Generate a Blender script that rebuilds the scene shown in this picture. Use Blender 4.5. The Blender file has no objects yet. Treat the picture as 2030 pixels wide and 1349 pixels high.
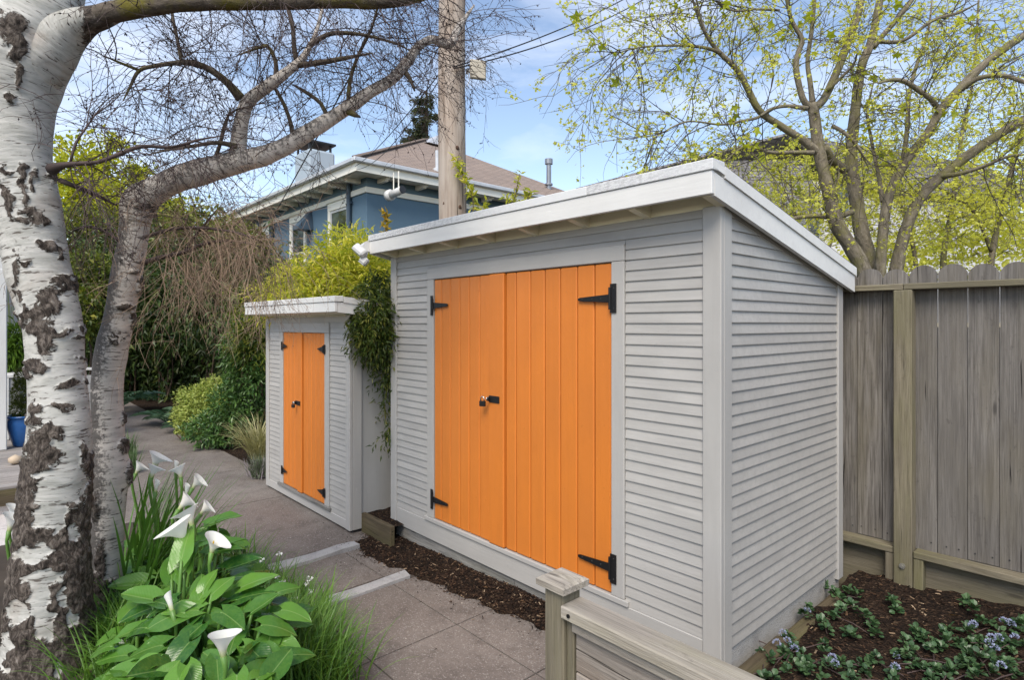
import bpy, bmesh, math, random
import numpy as np
from mathutils import Vector, Matrix, noise as mnoise

random.seed(7); RNG = np.random.default_rng(7)
SC = bpy.context.scene
COL = SC.collection

# ------------------------------------------------------------------ camera
EYE = 1.75; FPX = 1168.0; HOR = 642.4; CXP = 1015.0
YAW = math.atan2(.7407, .672)
RV = np.array([math.cos(YAW), math.sin(YAW), 0.0]); FV = np.array([-math.sin(YAW), math.cos(YAW), 0.0])
cam = bpy.data.cameras.new('camera'); cam_ob = bpy.data.objects.new('camera', cam); COL.objects.link(cam_ob)
cam_ob.location = (0, 0, EYE); cam_ob.rotation_euler = (math.pi / 2, 0, YAW)
cam.sensor_width = 36; cam.sensor_fit = 'HORIZONTAL'; cam.lens = FPX / 2030 * 36
cam.shift_y = -(674.5 - HOR) / 2030; cam.clip_start = .05; cam.clip_end = 2000
SC.camera = cam_ob

# ------------------------------------------------------------------ sky, sun, exposure
SUN_DIR = Vector((.55, -.83, 0)).normalized(); SUN_EL = math.radians(50)
SUN_V = Vector((SUN_DIR.x * math.cos(SUN_EL), SUN_DIR.y * math.cos(SUN_EL), math.sin(SUN_EL)))
W = bpy.data.worlds.new('World'); SC.world = W; W.use_nodes = True
nt = W.node_tree; nt.nodes.clear()
sky = nt.nodes.new('ShaderNodeTexSky'); sky.sky_type = 'NISHITA'; sky.sun_disc = False
sky.sun_elevation = SUN_EL; sky.sun_rotation = math.atan2(SUN_DIR.x, SUN_DIR.y)
sky.air_density = 1.0; sky.dust_density = .6; sky.ozone_density = 1.5; sky.altitude = 10
bg = nt.nodes.new('ShaderNodeBackground'); out = nt.nodes.new('ShaderNodeOutputWorld')
bg.inputs['Strength'].default_value = .092
tc = nt.nodes.new('ShaderNodeTexCoord')
mp = nt.nodes.new('ShaderNodeMapping'); mp.inputs['Scale'].default_value = (1.0, 1.0, 3.2)
mp.inputs['Rotation'].default_value = (0, .25, .4)
cn = nt.nodes.new('ShaderNodeTexNoise'); cn.inputs['Scale'].default_value = 2.3; cn.inputs['Detail'].default_value = 9
cn.inputs['Roughness'].default_value = .56; cn.inputs['Distortion'].default_value = .5
cr = nt.nodes.new('ShaderNodeValToRGB'); cr.color_ramp.elements[0].position = .47; cr.color_ramp.elements[1].position = .80
cr.color_ramp.elements[1].color = (.8, .8, .8, 1)
mx = nt.nodes.new('ShaderNodeMix'); mx.data_type = 'RGBA'; mx.inputs['B'].default_value = (5.4, 5.6, 6.2, 1)
hs = nt.nodes.new('ShaderNodeMix'); hs.data_type = 'RGBA'; hs.blend_type = 'MULTIPLY'; hs.inputs['Factor'].default_value = 1
hs.inputs['B'].default_value = (1.16, 1.05, .97, 1)
nt.links.new(tc.outputs['Generated'], mp.inputs['Vector']); nt.links.new(mp.outputs['Vector'], cn.inputs['Vector'])
nt.links.new(cn.outputs['Fac'], cr.inputs['Fac']); nt.links.new(cr.outputs['Color'], mx.inputs['Factor'])
nt.links.new(sky.outputs['Color'], hs.inputs['A']); nt.links.new(hs.outputs['Result'], mx.inputs['A'])
nt.links.new(mx.outputs['Result'], bg.inputs['Color']); nt.links.new(bg.outputs['Background'], out.inputs['Surface'])
sl = bpy.data.lights.new('sun', 'SUN'); sl.energy = 1.5; sl.angle = math.radians(32); sl.color = (1, .92, .80)
so = bpy.data.objects.new('sun', sl); COL.objects.link(so)
so.rotation_euler = SUN_V.to_track_quat('Z', 'Y').to_euler()
SC.view_settings.view_transform = 'Standard'; SC.view_settings.look = 'None'
SC.view_settings.gamma = 1; SC.view_settings.exposure = 1.43; SC.view_settings.use_curve_mapping = False

# ------------------------------------------------------------------ helpers: measuring from the photograph
def ray(px, py):
    return FV + (px - CXP) / FPX * RV + np.array([0, 0, (HOR - py) / FPX])
def P(px, py, Z):            # point at depth Z
    return np.array([0, 0, EYE]) + Z * ray(px, py)
def G(px, py, z=0.0):        # point on the level z
    r = ray(px, py); return P(px, py, (z - EYE) / r[2])
def PV(px, py, v):           # point on the plane y = v
    r = ray(px, py); return P(px, py, v / r[1])
def PU(px, py, u):
    r = ray(px, py); return P(px, py, u / r[0])
def Vv(a): return Vector((float(a[0]), float(a[1]), float(a[2])))

# ------------------------------------------------------------------ helpers: objects
WM = {}
def tag(o, label=None, cat=None, group=None, kind=None):
    if label: o['label'] = label
    if cat: o['category'] = cat
    if group: o['group'] = group
    if kind: o['kind'] = kind
    return o
def link(name, me, parent=None, M=None, mat=None):
    o = bpy.data.objects.new(name, me); COL.objects.link(o)
    M = M or Matrix.Identity(4); WM[o] = M
    if parent is not None:
        o.parent = parent; o.matrix_parent_inverse = WM[parent].inverted()
    o.matrix_basis = M
    if mat is not None and me is not None and len(me.materials) == 0: me.materials.append(mat)
    return o
def thing(name, loc, label, cat, group=None):
    o = link(name, None, None, Matrix.Translation(Vv(loc))); o.empty_display_size = .1
    return tag(o, label, cat, group)
def mesh(name, verts, faces, attrs=None, smooth=False):
    """faces: list of int arrays (n,3) or (n,4), or lists of index tuples"""
    me = bpy.data.meshes.new(name); verts = np.asarray(verts, dtype=np.float32)
    tot = []; idx = []
    for f in faces:
        if isinstance(f, np.ndarray):
            if len(f) == 0: continue
            tot.append(np.full(len(f), f.shape[1], dtype=np.int32)); idx.append(f.reshape(-1).astype(np.int32))
        else:
            tot.append(np.array([len(f)], dtype=np.int32)); idx.append(np.array(f, dtype=np.int32))
    tot = np.concatenate(tot); idx = np.concatenate(idx)
    me.vertices.add(len(verts)); me.vertices.foreach_set('co', verts.reshape(-1))
    me.loops.add(len(idx)); me.loops.foreach_set('vertex_index', idx)
    me.polygons.add(len(tot)); st = np.zeros(len(tot), dtype=np.int32); st[1:] = np.cumsum(tot)[:-1]
    me.polygons.foreach_set('loop_start', st); me.polygons.foreach_set('loop_total', tot)
    me.polygons.foreach_set('use_smooth', np.full(len(tot), bool(smooth)))
    for k, a in (attrs or {}).items():
        a = np.asarray(a, dtype=np.float32)
        if a.ndim == 2:
            at = me.attributes.new(k, 'FLOAT_VECTOR', 'POINT'); at.data.foreach_set('vector', a.reshape(-1))
        else:
            at = me.attributes.new(k, 'FLOAT', 'POINT'); at.data.foreach_set('value', a)
    me.update(calc_edges=True); me.validate()
    return me

def chamfer_arrays(sx, sy, sz, c):
    """box of the given full sizes with every edge chamfered by c, centred"""
    hx, hy, hz = sx / 2, sy / 2, sz / 2; c = min(c, hx * .8, hy * .8, hz * .8)
    V = []; I = {}
    for a in (-1, 1):
        for b in (-1, 1):
            for d in (-1, 1):
                for ax in range(3):
                    p = [a * hx, b * hy, d * hz]
                    for k in range(3):
                        if k != ax: p[k] -= c * (a, b, d)[k]
                    I[(a, b, d, ax)] = len(V); V.append(p)
    Fs = []
    def add(f):
        q = np.array([V[i] for i in f]); n = np.cross(q[1] - q[0], q[2] - q[0])
        if n @ q.mean(0) < 0: f = f[::-1]
        Fs.append(tuple(f))
    s = (-1, 1)
    for a in s: add([I[(a, -1, -1, 0)], I[(a, 1, -1, 0)], I[(a, 1, 1, 0)], I[(a, -1, 1, 0)]])
    for b in s: add([I[(-1, b, -1, 1)], I[(1, b, -1, 1)], I[(1, b, 1, 1)], I[(-1, b, 1, 1)]])
    for d in s: add([I[(-1, -1, d, 2)], I[(1, -1, d, 2)], I[(1, 1, d, 2)], I[(-1, 1, d, 2)]])
    for a in s:
        for b in s:
            add([I[(a, b, -1, 0)], I[(a, b, 1, 0)], I[(a, b, 1, 1)], I[(a, b, -1, 1)]])
            add([I[(a, -1, b, 0)], I[(a, 1, b, 0)], I[(a, 1, b, 2)], I[(a, -1, b, 2)]])
            add([I[(-1, a, b, 1)], I[(1, a, b, 1)], I[(1, a, b, 2)], I[(-1, a, b, 2)]])
            for d in s: add([I[(a, b, d, 0)], I[(a, b, d, 1)], I[(a, b, d, 2)]])
    return np.array(V), Fs
BOXC = {}
def box_mesh(sx, sy, sz, c, mat, name='box'):
    k = (round(sx, 4), round(sy, 4), round(sz, 4), round(c, 4), mat.name)
    if k not in BOXC:
        v, f = chamfer_arrays(sx, sy, sz, c); me = mesh(name, v, f); me.materials.append(mat); BOXC[k] = me
    return BOXC[k]
def axes(xd, zd):
    """rotation whose local X is xd and local Z as near zd as possible"""
    x = Vector(xd).normalized(); y = Vector(zd).cross(x).normalized(); z = x.cross(y)
    return Matrix((x, y, z)).transposed().to_4x4()
def board(name, a, b, w, t, mat, parent, up=(0, 0, 1), c=.003):
    """a timber from a to b (centre line); w along 'up', t the other way; grain along local X"""
    a = Vector(a); b = Vector(b); d = b - a
    M = Matrix.Translation((a + b) / 2) @ axes(d, up)
    return link(name, box_mesh(d.length, t, w, c, mat, name), parent, M)
def bx(name, x0, x1, y0, y1, z0, z1, mat, parent, c=.003, along=None):
    """axis-aligned box; local X (grain) along the longest side"""
    s = {'x': x1 - x0, 'y': y1 - y0, 'z': z1 - z0}; cen = Vector(((x0 + x1) / 2, (y0 + y1) / 2, (z0 + z1) / 2))
    L = along or max(s, key=s.get)
    if L == 'x': R = Matrix.Identity(4); d = (s['x'], s['y'], s['z'])
    elif L == 'y': R = axes((0, 1, 0), (0, 0, 1)); d = (s['y'], s['x'], s['z'])
    else: R = axes((0, 0, 1), (0, -1, 0)); d = (s['z'], s['x'], s['y'])
    return link(name, box_mesh(d[0], d[1], d[2], c, mat, name), parent, Matrix.Translation(cen) @ R)

class Geo:
    """collects pieces of ONE part"""
    def __init__(s): s.v = []; s.f = []; s.n = 0; s.at = {}
    def add(s, v, faces, **at):
        v = np.asarray(v, dtype=np.float64)
        for f in faces:
            s.f.append((np.asarray(f) + s.n) if isinstance(f, np.ndarray) else tuple(i + s.n for i in f))
        s.v.append(v); s.n += len(v)
        for k, a in at.items(): s.at.setdefault(k, []).append(a)
    def box(s, x0, x1, y0, y1, z0, z1, c=.003):
        v, f = chamfer_arrays(x1 - x0, y1 - y0, z1 - z0, c); s.add(v + np.array([(x0 + x1) / 2, (y0 + y1) / 2, (z0 + z1) / 2]), f)
    def obox(s, cen, size, R, c=.002):
        v, f = chamfer_arrays(*size, c); s.add(v @ np.array(R.to_3x3()).T + np.array(cen), f)
    def tube(s, pts, rad, sides=8, step=None, cap=True):
        v, f, at = tube(pts, rad, sides, step, cap); s.add(v, f)
    def out(s, name, mat, parent=None, smooth=False, M=None):
        at = {k: np.concatenate(a) for k, a in s.at.items()}
        me = mesh(name, np.concatenate(s.v), s.f, at, smooth)
        if M is not None:
            me.transform(M.inverted())
        return link(name, me, parent, M, mat)

def catmull(pts, step):
    p = np.asarray(pts, dtype=np.float64)
    if len(p) < 3:
        n = max(2, int(np.linalg.norm(p[-1][:3] - p[0][:3]) / step) + 1); t = np.linspace(0, 1, n)[:, None]
        return p[0] * (1 - t) + p[-1] * t
    q = np.vstack([2 * p[0] - p[1], p, 2 * p[-1] - p[-2]]); o = []
    for i in range(1, len(q) - 2):
        n = max(1, int(np.linalg.norm(q[i + 1][:3] - q[i][:3]) / step)); t = (np.arange(n) / n)[:, None]
        a, b, c, d = q[i - 1], q[i], q[i + 1], q[i + 2]
        o.append(.5 * ((2 * b) + (-a + c) * t + (2 * a - 5 * b + 4 * c - d) * t ** 2 + (-a + 3 * b - 3 * c + d) * t ** 3))
    o.append(q[-2][None]); return np.vstack(o)
def tube(pts, rad, sides=8, step=None, cap=True):
    pts = np.asarray(pts, dtype=np.float64)
    rad = np.full(len(pts), rad) if np.isscalar(rad) else np.asarray(rad, dtype=np.float64)
    if step:
        q = catmull(np.hstack([pts, rad[:, None]]), step); pts = q[:, :3]; rad = np.maximum(q[:, 3], 1e-4)
    n = len(pts); T = np.gradient(pts, axis=0); T /= np.linalg.norm(T, axis=1)[:, None] + 1e-12
    ref = np.array([0, 0, 1.0]) if abs(T[0][2]) < .8 else np.array(-FV)
    N = np.zeros_like(T); nv = ref - T[0] * (ref @ T[0])
    for i in range(n):
        nv = nv - T[i] * (nv @ T[i]); nv /= np.linalg.norm(nv); N[i] = nv
    B = np.cross(T, N); L = np.concatenate([[0], np.cumsum(np.linalg.norm(np.diff(pts, axis=0), axis=1))])
    a = np.arange(sides) / sides * 2 * math.pi; ca, sa = np.cos(a), np.sin(a)
    dirs = N[:, None, :] * ca[None, :, None] + B[:, None, :] * sa[None, :, None]
    v = (pts[:, None, :] + dirs * rad[:, None, None]).reshape(-1, 3)
    lc = np.stack([np.broadcast_to(ca, (n, sides)) * rad[:, None], np.broadcast_to(sa, (n, sides)) * rad[:, None],
                   np.broadcast_to(L[:, None], (n, sides))], -1).reshape(-1, 3)
    i = np.arange(n - 1)[:, None] * sides; j = np.arange(sides)[None]; j2 = (j + 1) % sides
    f = np.stack([i + j, i + j2, i + sides + j2, i + sides + j], -1).reshape(-1, 4)
    fs = [f]
    if cap: fs += [tuple(range(sides - 1, -1, -1)), tuple((n - 1) * sides + k for k in range(sides))]
    return v, fs, dict(lc=lc, dirs=dirs.reshape(-1, 3))

def norm(a): return a / (np.linalg.norm(a, axis=-1, keepdims=True) + 1e-12)
def basis(d, hint):
    """(n,3,3) with columns: side, axis d, normal"""
    d = norm(d); s = norm(np.cross(d, hint)); nn = np.cross(s, d)
    return np.stack([s, d, nn], -1)
def instance(tv, tf, Bm, pos, scale):
    """copies of a template (k,3) put by basis, position and scale -> verts, faces"""
    n = len(pos); sc = scale if np.ndim(scale) == 2 else np.asarray(scale)[:, None] * np.ones((1, 3))
    v = np.einsum('nij,nkj->nki', Bm, tv[None] * sc[:, None, :]) + pos[:, None, :]
    k = len(tv); fs = [(f[None] + (np.arange(n) * k)[:, None, None]).reshape(-1, f.shape[1]) for f in tf]
    return v.reshape(-1, 3), fs
LEAF_V = np.array([[0, 0, 0], [-.5, .42, .12], [0, 1, -.06], [.5, .42, .12], [0, .45, 0]], dtype=float)
LEAF_F = [np.array([[0, 4, 1], [4, 2, 1], [0, 3, 4], [4, 3, 2]])]
def fnoise(p, s, seed=0):
    """cheap smooth noise for arrays of points, about -1..1"""
    q = p * s + seed * 7.31
    return (np.sin(q[..., 0] * 1.7 + 1.3 * np.sin(q[..., 1] * 1.1 + seed)) + np.sin(q[..., 1] * 1.9 + 1.7 * np.sin(q[..., 2] * 1.3)) +
            np.sin(q[..., 2] * 2.1 + 1.1 * np.sin(q[..., 0] * 1.5 + 2))) / 3

# ------------------------------------------------------------------ materials
class Mat:
    def __init__(s, name):
        s.m = bpy.data.materials.new(name); s.m.use_nodes = True; s.t = s.m.node_tree; s.t.nodes.clear()
        s.o = s.t.nodes.new('ShaderNodeOutputMaterial')
    def n(s, typ, ins=None, **kw):
        x = s.t.nodes.new('ShaderNode' + typ)
        for k, v in kw.items(): setattr(x, k, v)
        for k, v in (ins or {}).items(): s.set(x.inputs[k], v)
        return x
    def set(s, i, v):
        if isinstance(v, bpy.types.NodeSocket): s.t.links.new(v, i)
        else:
            if isinstance(v, tuple) and len(v) == 3 and i.type == 'RGBA': v = v + (1,)
            i.default_value = v
    def coord(s, kind='Object', scale=(1, 1, 1), rnd=False):
        c = s.n('TexCoord').outputs[kind]
        if rnd:
            r = s.n('ObjectInfo').outputs['Random']
            c = s.n('VectorMath', {0: c, 1: s.n('CombineXYZ', {0: s.math('MULTIPLY', r, 37.), 1: s.math('MULTIPLY', r, 91.), 2: s.math('MULTIPLY', r, 53.)}).outputs[0]}, operation='ADD').outputs[0]
        return s.n('Mapping', {'Vector': c, 'Scale': scale}).outputs[0]
    def attr(s, name, scale=(1, 1, 1)):
        return s.n('Mapping', {'Vector': s.n('Attribute', attribute_name=name).outputs['Vector'], 'Scale': scale}).outputs[0]
    def fattr(s, name): return s.n('Attribute', attribute_name=name).outputs['Fac']
    def noise(s, v, sc, det=4, ro=.55, dist=0):
        return s.n('TexNoise', {'Vector': v, 'Scale': sc, 'Detail': det, 'Roughness': ro, 'Distortion': dist}).outputs['Fac']
    def math(s, op, a, b=0., clamp=False):
        return s.n('Math', {0: a, 1: b}, operation=op, use_clamp=clamp).outputs[0]
    def ramp(s, f, stops, interp='LINEAR'):
        r = s.n('ValToRGB', {'Fac': f}); e = r.color_ramp.elements; r.color_ramp.interpolation = interp
        while len(e) < len(stops): e.new(.5)
        for k, (p, c) in zip(e, stops):
            k.position = p; k.color = (c, c, c, 1) if np.isscalar(c) else tuple(c) + (1,)
        return r.outputs['Color']
    def mix(s, f, a, b, mode='MIX'):
        x = s.n('Mix', data_type='RGBA', blend_type=mode); s.set(x.inputs['Factor'], f); s.set(x.inputs['A'], a); s.set(x.inputs['B'], b)
        return x.outputs['Result']
    def bump(s, h, strength=.5, dist=.01, nrm=None):
        d = {'Height': h, 'Strength': strength, 'Distance': dist}
        if nrm is not None: d['Normal'] = nrm
        return s.n('Bump', d).outputs[0]
    def pbr(s, col, rough=.6, bump=None, spec=.4, **kw):
        d = {'Base Color': col, 'Roughness': rough, 'Specular IOR Level': spec}
        if bump is not None: d['Normal'] = bump
        d.update(kw); b = s.n('BsdfPrincipled', d); s.set(s.o.inputs[0], b.outputs[0]); return s.m

def paint(name, col, dirt=.25, rough=.5, grain=1.0):
    m = Mat(name); c = m.coord('Object', (2, 30, 30), True); w = m.coord('Object', (1, 1, 1), True)
    g = m.noise(c, 3, 5, .6); big = m.noise(w, 1.6, 4, .6); sp = m.noise(w, 46, 2, .5)
    k = m.mix(m.ramp(big, [(.35, .0), (.75, 1.0)]), col, tuple(x * (1 - dirt) for x in col))
    st = m.noise(m.coord('Object', (.9, 16, 16), True), 1.7, 5, .65, .3); k = m.mix(m.ramp(st, [(.46, 0.), (.66, .30)]), k, tuple(x * (1 - dirt * 1.5) for x in col))
    sc = m.noise(m.coord('Object', (7, 60, 60), True), 1.5, 3, .5); k = m.mix(m.ramp(sc, [(.74, 0.), (.77, .5)]), k, tuple(min(1, x * 1.25 + .03) for x in col))
    k = m.mix(m.ramp(sp, [(.70, 0.), (.78, .35)]), k, tuple(x * .6 for x in col))
    h = m.math('ADD', m.math('MULTIPLY', g, .8), m.math('MULTIPLY', sp, .3))
    return m.pbr(k, m.ramp(big, [(.3, rough - .07), (.7, rough + .12)]), m.bump(h, .25 * grain, .004))
def weathered(name, light, dark, tint, grain=1.0, tintamt=.5, scale=1.0):
    m = Mat(name); c = m.coord('Object', (1.2 * scale, 26 * scale, 26 * scale), True); w = m.coord('Object', (.8, 4, 4), True)
    g = m.noise(c, 2.2, 7, .68, .6); g2 = m.noise(c, 8, 3, .6); big = m.noise(w, 1.3, 5, .6, .4); t = m.noise(w, 2.1, 4, .55)
    k = m.mix(m.ramp(g, [(.36, 0.), (.60, 1.)]), dark, light)
    fine = m.noise(m.coord('Object', (2.5 * scale, 110 * scale, 110 * scale), True), 1.6, 4, .6); k = m.mix(m.ramp(fine, [(.34, .75), (.47, 0.)]), k, tuple(x * .45 for x in dark))
    k = m.mix(m.ramp(fine, [(.56, 0.), (.70, .5)]), k, tuple(min(1, x * 1.25) for x in light))
    k = m.mix(m.ramp(big, [(.38, .0), (.72, .75)]), k, tuple(x * .42 for x in dark))
    k = m.mix(m.math('MULTIPLY', m.ramp(t, [(.45, 0.), (.68, 1.)]), tintamt), k, tint)
    kn = m.n('TexVoronoi', {'Vector': m.coord('Object', (2.1, 9, 9), True), 'Scale': 1.0}).outputs['Distance']
    k = m.mix(m.ramp(kn, [(.045, 1.), (.11, 0.)]), k, tuple(x * .3 for x in dark))
    r = m.n('ObjectInfo').outputs['Random']
    k = m.mix(m.math('MULTIPLY', r, .65), k, tuple(x * .50 for x in light))
    h = m.math('ADD', m.math('MULTIPLY', g, 1.0), m.math('MULTIPLY', g2, .6))
    crk = m.noise(m.coord('Object', (1.1 * scale, 45 * scale, 45 * scale), True), 1.1, 3, .5, .3); cm = m.ramp(crk, [(.285, 1.), (.315, 0.)]); k = m.mix(cm, k, tuple(x * .16 for x in dark))
    k = m.mix(m.ramp(m.noise(m.coord('Object', (5, 9, 9), True), 3., 6, .7), [(.60, 0.), (.70, .45)]), k, tuple(x * .5 for x in dark))
    return m.pbr(k, .85, m.bump(m.math('SUBTRACT', h, cm), .6 * grain, .006), .2)
def leafmat(name, a, b, trans=.35, rough=.45, spec=.35, c=None):
    m = Mat(name); r = m.n('NewGeometry').outputs['Random Per Island']
    big = m.noise(m.coord('Object'), 2.3, 3)
    stops = [(0, a), (1, b)] if c is None else [(0, a), (.75, b), (.93, c)]
    col = m.ramp(r, stops); col = m.mix(m.ramp(big, [(.35, 0.), (.7, .45)]), col, tuple(x * .55 for x in a))
    p = m.n('BsdfPrincipled', {'Base Color': col, 'Roughness': rough, 'Specular IOR Level': spec})
    t = m.n('BsdfTranslucent', {'Color': m.mix(1., col, (1.25, 1.2, .7), 'MULTIPLY')})
    mx = m.n('MixShader', {0: trans, 1: p.outputs[0], 2: t.outputs[0]}); m.set(m.o.inputs[0], mx.outputs[0]); return m.m
def plain(name, col, rough=.5, metal=0., bumps=.15, bscale=60., var=.2):
    m = Mat(name); w = m.coord('Object', (1, 1, 1), True); n = m.noise(w, bscale, 4); big = m.noise(w, 3, 4)
    k = m.mix(m.ramp(big, [(.35, 0.), (.7, 1.)]), col, tuple(x * (1 - var) for x in col))
    return m.pbr(k, rough, m.bump(n, bumps, .003), .4, Metallic=metal)

M_SIDING = paint('siding_paint', (.412, .398, .374), .24)
M_TRIM = paint('trim_paint', (.422, .409, .386), .14)
M_FASCIA = paint('fascia_paint', (.72, .715, .69), .16)
M_SOFFIT = paint('soffit_paint', (.80, .76, .58), .12)
M_ORANGE = paint('orange_paint', (.62, .190, .028), .13, .42, 1.6)
M_GROOVE = plain('groove_shade_backing', (.42, .11, .016), .7)
M_IRON = plain('black_iron', (.012, .012, .013), .45, .2, .4, 90)
M_STEEL = plain('bright_steel', (.6, .6, .58), .25, 1.0)
M_BRASS = plain('dark_lock_body', (.02, .018, .018), .4, .3)
M_FENCE = weathered('fence_wood', (.275, .255, .232), (.110, .099, .088), (.165, .14, .085), 1.0, .45)
M_POST = weathered('post_wood', (.29, .255, .185), (.15, .13, .09), (.18, .175, .075), 1.0, .55)
M_LOW = weathered('low_fence_wood', (.52, .47, .40), (.29, .255, .21), (.33, .31, .19), 1.0, .4)
M_LOWB = weathered('low_fence_board_wood', (.42, .37, .32), (.22, .19, .16), (.22, .13, .07), 1.0, .45)
M_SKIRT = weathered('skirt_wood', (.34, .33, .31), (.17, .165, .155), (.2, .2, .15), 1.0, .3)
M_TIMBER = weathered('edging_timber', (.17, .135, .085), (.07, .055, .035), (.12, .12, .04), 1.0, .6)
M_DECK = weathered('deck_wood', (.40, .37, .34), (.24, .22, .21), (.3, .25, .2), .8, .3)
M_POLE = weathered('pole_wood', (.40, .32, .26), (.22, .165, .13), (.45, .40, .34), 1.0, .5, .6)
# ================================================================== GROUND AND PATH
def conc(name, a, b, sp=1.0):
    m = Mat(name); w = m.coord('Object'); big = m.noise(w, 1.7, 6, .62, .5); f = m.noise(w, 130, 3, .6); st = m.noise(w, 7, 5, .65)
    k = m.mix(m.ramp(big, [(.33, 0.), (.70, 1.)]), a, b)
    k = m.mix(m.ramp(st, [(.52, 0.), (.72, .55)]), k, tuple(x * .55 for x in a))
    vo = m.n('TexVoronoi', {'Vector': w, 'Scale': 170.}); r = m.n('SeparateColor', {0: vo.outputs['Color']}).outputs[0]
    k = m.mix(m.ramp(r, [(.0, .35), (.22, 0.)]), k, tuple(x * .45 for x in a)); k = m.mix(m.ramp(r, [(.84, 0.), (.97, .30 * sp)]), k, (.52, .50, .47))
    vo2 = m.n('TexVoronoi', {'Vector': w, 'Scale': 17.}); near = m.ramp(vo2.outputs['Distance'], [(.055, 1.), (.085, 0.)])
    pick = m.ramp(m.n('SeparateColor', {0: vo2.outputs['Color']}).outputs[0], [(.93, 0.), (.95, 1.)])
    k = m.mix(m.math('MULTIPLY', near, pick), k, (.6, .56, .5))
    h = m.math('ADD', f, m.math('MULTIPLY', vo.outputs['Distance'], .8))
    return m.pbr(k, .85, m.bump(h, .5, .004), .25)
M_CONC = conc('brown_concrete', (.135, .115, .102), (.200, .176, .157))
M_PATCH = conc('grey_concrete_edge', (.30, .30, .30), (.44, .44, .44), .5)
M_PAVER = conc('pale_paver', (.52, .48, .45), (.62, .58, .55), .5)
M_JOINT = plain('joint_dirt', (.085, .072, .062), .95, 0, .5, 60)
def mulchmat():
    m = Mat('bark_mulch'); w = m.coord('Object'); v = m.n('TexVoronoi', {'Vector': m.coord('Object', (1, 1.5, 1)), 'Scale': 75.})
    r = m.n('SeparateColor', {0: v.outputs['Color']}).outputs[0]; big = m.noise(w, 5, 5)
    k = m.ramp(r, [(0, (.009, .007, .006)), (.6, (.024, .015, .010)), (.9, (.05, .031, .02)), (1, (.12, .08, .05))])
    k = m.mix(m.ramp(big, [(.5, 0.), (.75, .6)]), k, (.05, .03, .02))
    return m.pbr(k, .95, m.bump(m.math('ADD', v.outputs['Distance'], m.noise(w, 40, 5)), 1., .015), .15)
M_MULCH = mulchmat()
def chipmat():
    m = Mat('bark_chips'); r = m.n('NewGeometry').outputs['Random Per Island']
    k = m.ramp(r, [(0, (.008, .006, .005)), (.6, (.026, .015, .010)), (.86, (.06, .034, .021)), (.96, (.14, .085, .05)), (1, (.36, .27, .18))])
    return m.pbr(k, .9, None, .15)
M_CHIP = chipmat()
M_SOIL = plain('ground_soil', (.055, .042, .03), .95, 0, .8, 25, .4)

v = []; f = []
gx = np.array([-400, -150, -60, -30, -20, -15, -10, -7, -4, -2, 0, 3, 8, 20, 60, 150, 400.]); n = len(gx)
gv = np.array([[x, y, -.03] for y in gx for x in gx])
i = np.arange(n - 1); q = (i[:, None] * n + i[None]).reshape(-1)
tag(link('ground', mesh('ground', gv, [np.stack([q, q + 1, q + n + 1, q + n], -1)]), mat=M_SOIL), kind='structure')

def sheet(x0, x1, y0, y1, nx, ny, zf):
    x = np.linspace(x0, x1, nx); y = np.linspace(y0, y1, ny); X, Y = np.meshgrid(x, y)
    Z = zf(X, Y); vv = np.stack([X, Y, Z], -1).reshape(-1, 3)
    q = (np.arange(ny - 1)[:, None] * nx + np.arange(nx - 1)[None]).reshape(-1)
    return vv, np.stack([q, q + 1, q + nx + 1, q + nx], -1)

# --- the path: a bed of dark joint dirt with concrete slabs standing on it, two steps
path = tag(link('path', mesh('path', *(lambda a: (a[0], [a[1]]))(sheet(-16, 3.5, -.8, 2.50, 60, 12, lambda X, Y: np.full_like(X, -.012)))), mat=M_JOINT), kind='structure')
def slab(x0, x1, y0, y1, z, th=.10, wob=0.0, mat=M_CONC, name='paving_slab', parent=None, sag=.0):
    """one slab, edges slightly wavy and rounded"""
    nx = max(3, int((x1 - x0) / .12)); ny = max(3, int((y1 - y0) / .12))
    vv, ff = sheet(x0, x1, y0, y1, nx, ny, lambda X, Y: np.full_like(X, z))
    bnd = list(range(nx)) + [(k + 1) * nx - 1 for k in range(1, ny)] + [(ny - 1) * nx + k for k in range(nx - 2, -1, -1)] + [k * nx for k in range(ny - 2, 0, -1)]
    bs = set(bnd)
    for k in range(len(vv)):
        x, y = vv[k][:2]
        vv[k][0] += wob * mnoise.noise((x * 3.1, y * 3.1, 1.3)); vv[k][1] += wob * mnoise.noise((x * 3.1, y * 3.1, 7.7))
        vv[k][2] += .004 * mnoise.noise((x * 2, y * 2, 3.)) - (.004 if k in bs else 0)
    low = vv[bnd].copy(); low[:, 2] = z - th; m = len(vv); c = len(bnd)
    side = np.array([[bnd[(k + 1) % c], bnd[k], m + k, m + (k + 1) % c] for k in range(c)])
    return link(name, mesh(name, np.vstack([vv, low]), [ff, side]), parent or path, mat=mat)
J = .0012
rows = [(.30, .93), (.936, 1.512), (1.518, 2.067), (2.073, 2.46)]
for (xa, xb, z) in [(-3.47, -2.763, .0), (-2.757, -2.108, .0), (-2.102, -1.458, .0), (-1.452, -.75, .0), (-.744, 0., .0), (.006, .8, .0)]:
    for (ya, yb) in rows: slab(xa + J, xb - J, ya + J, yb - J, z)
for (ya, yb) in rows: slab(-4.17, -3.60, ya + J, yb - J, .010)
for (ya, yb) in [(.30, .93), (.94, 2.40)]: slab(-5.9, -4.30, ya + J, yb - J, .030)
for k in range(7):
    xa = -5.902 - (k + 1) * 1.4; slab(xa + J, xa + 1.4 - J, .62 - k * .02, 2.46 + .0 * k, .033 + .002 * k)
slab(-3.595, -3.478, 1.10, 2.235, .014, .12, .05, M_PATCH, 'step_edge')
slab(-4.295, -4.178, 1.00, 2.215, .033, .12, .05, M_PATCH, 'step_edge')

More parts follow.
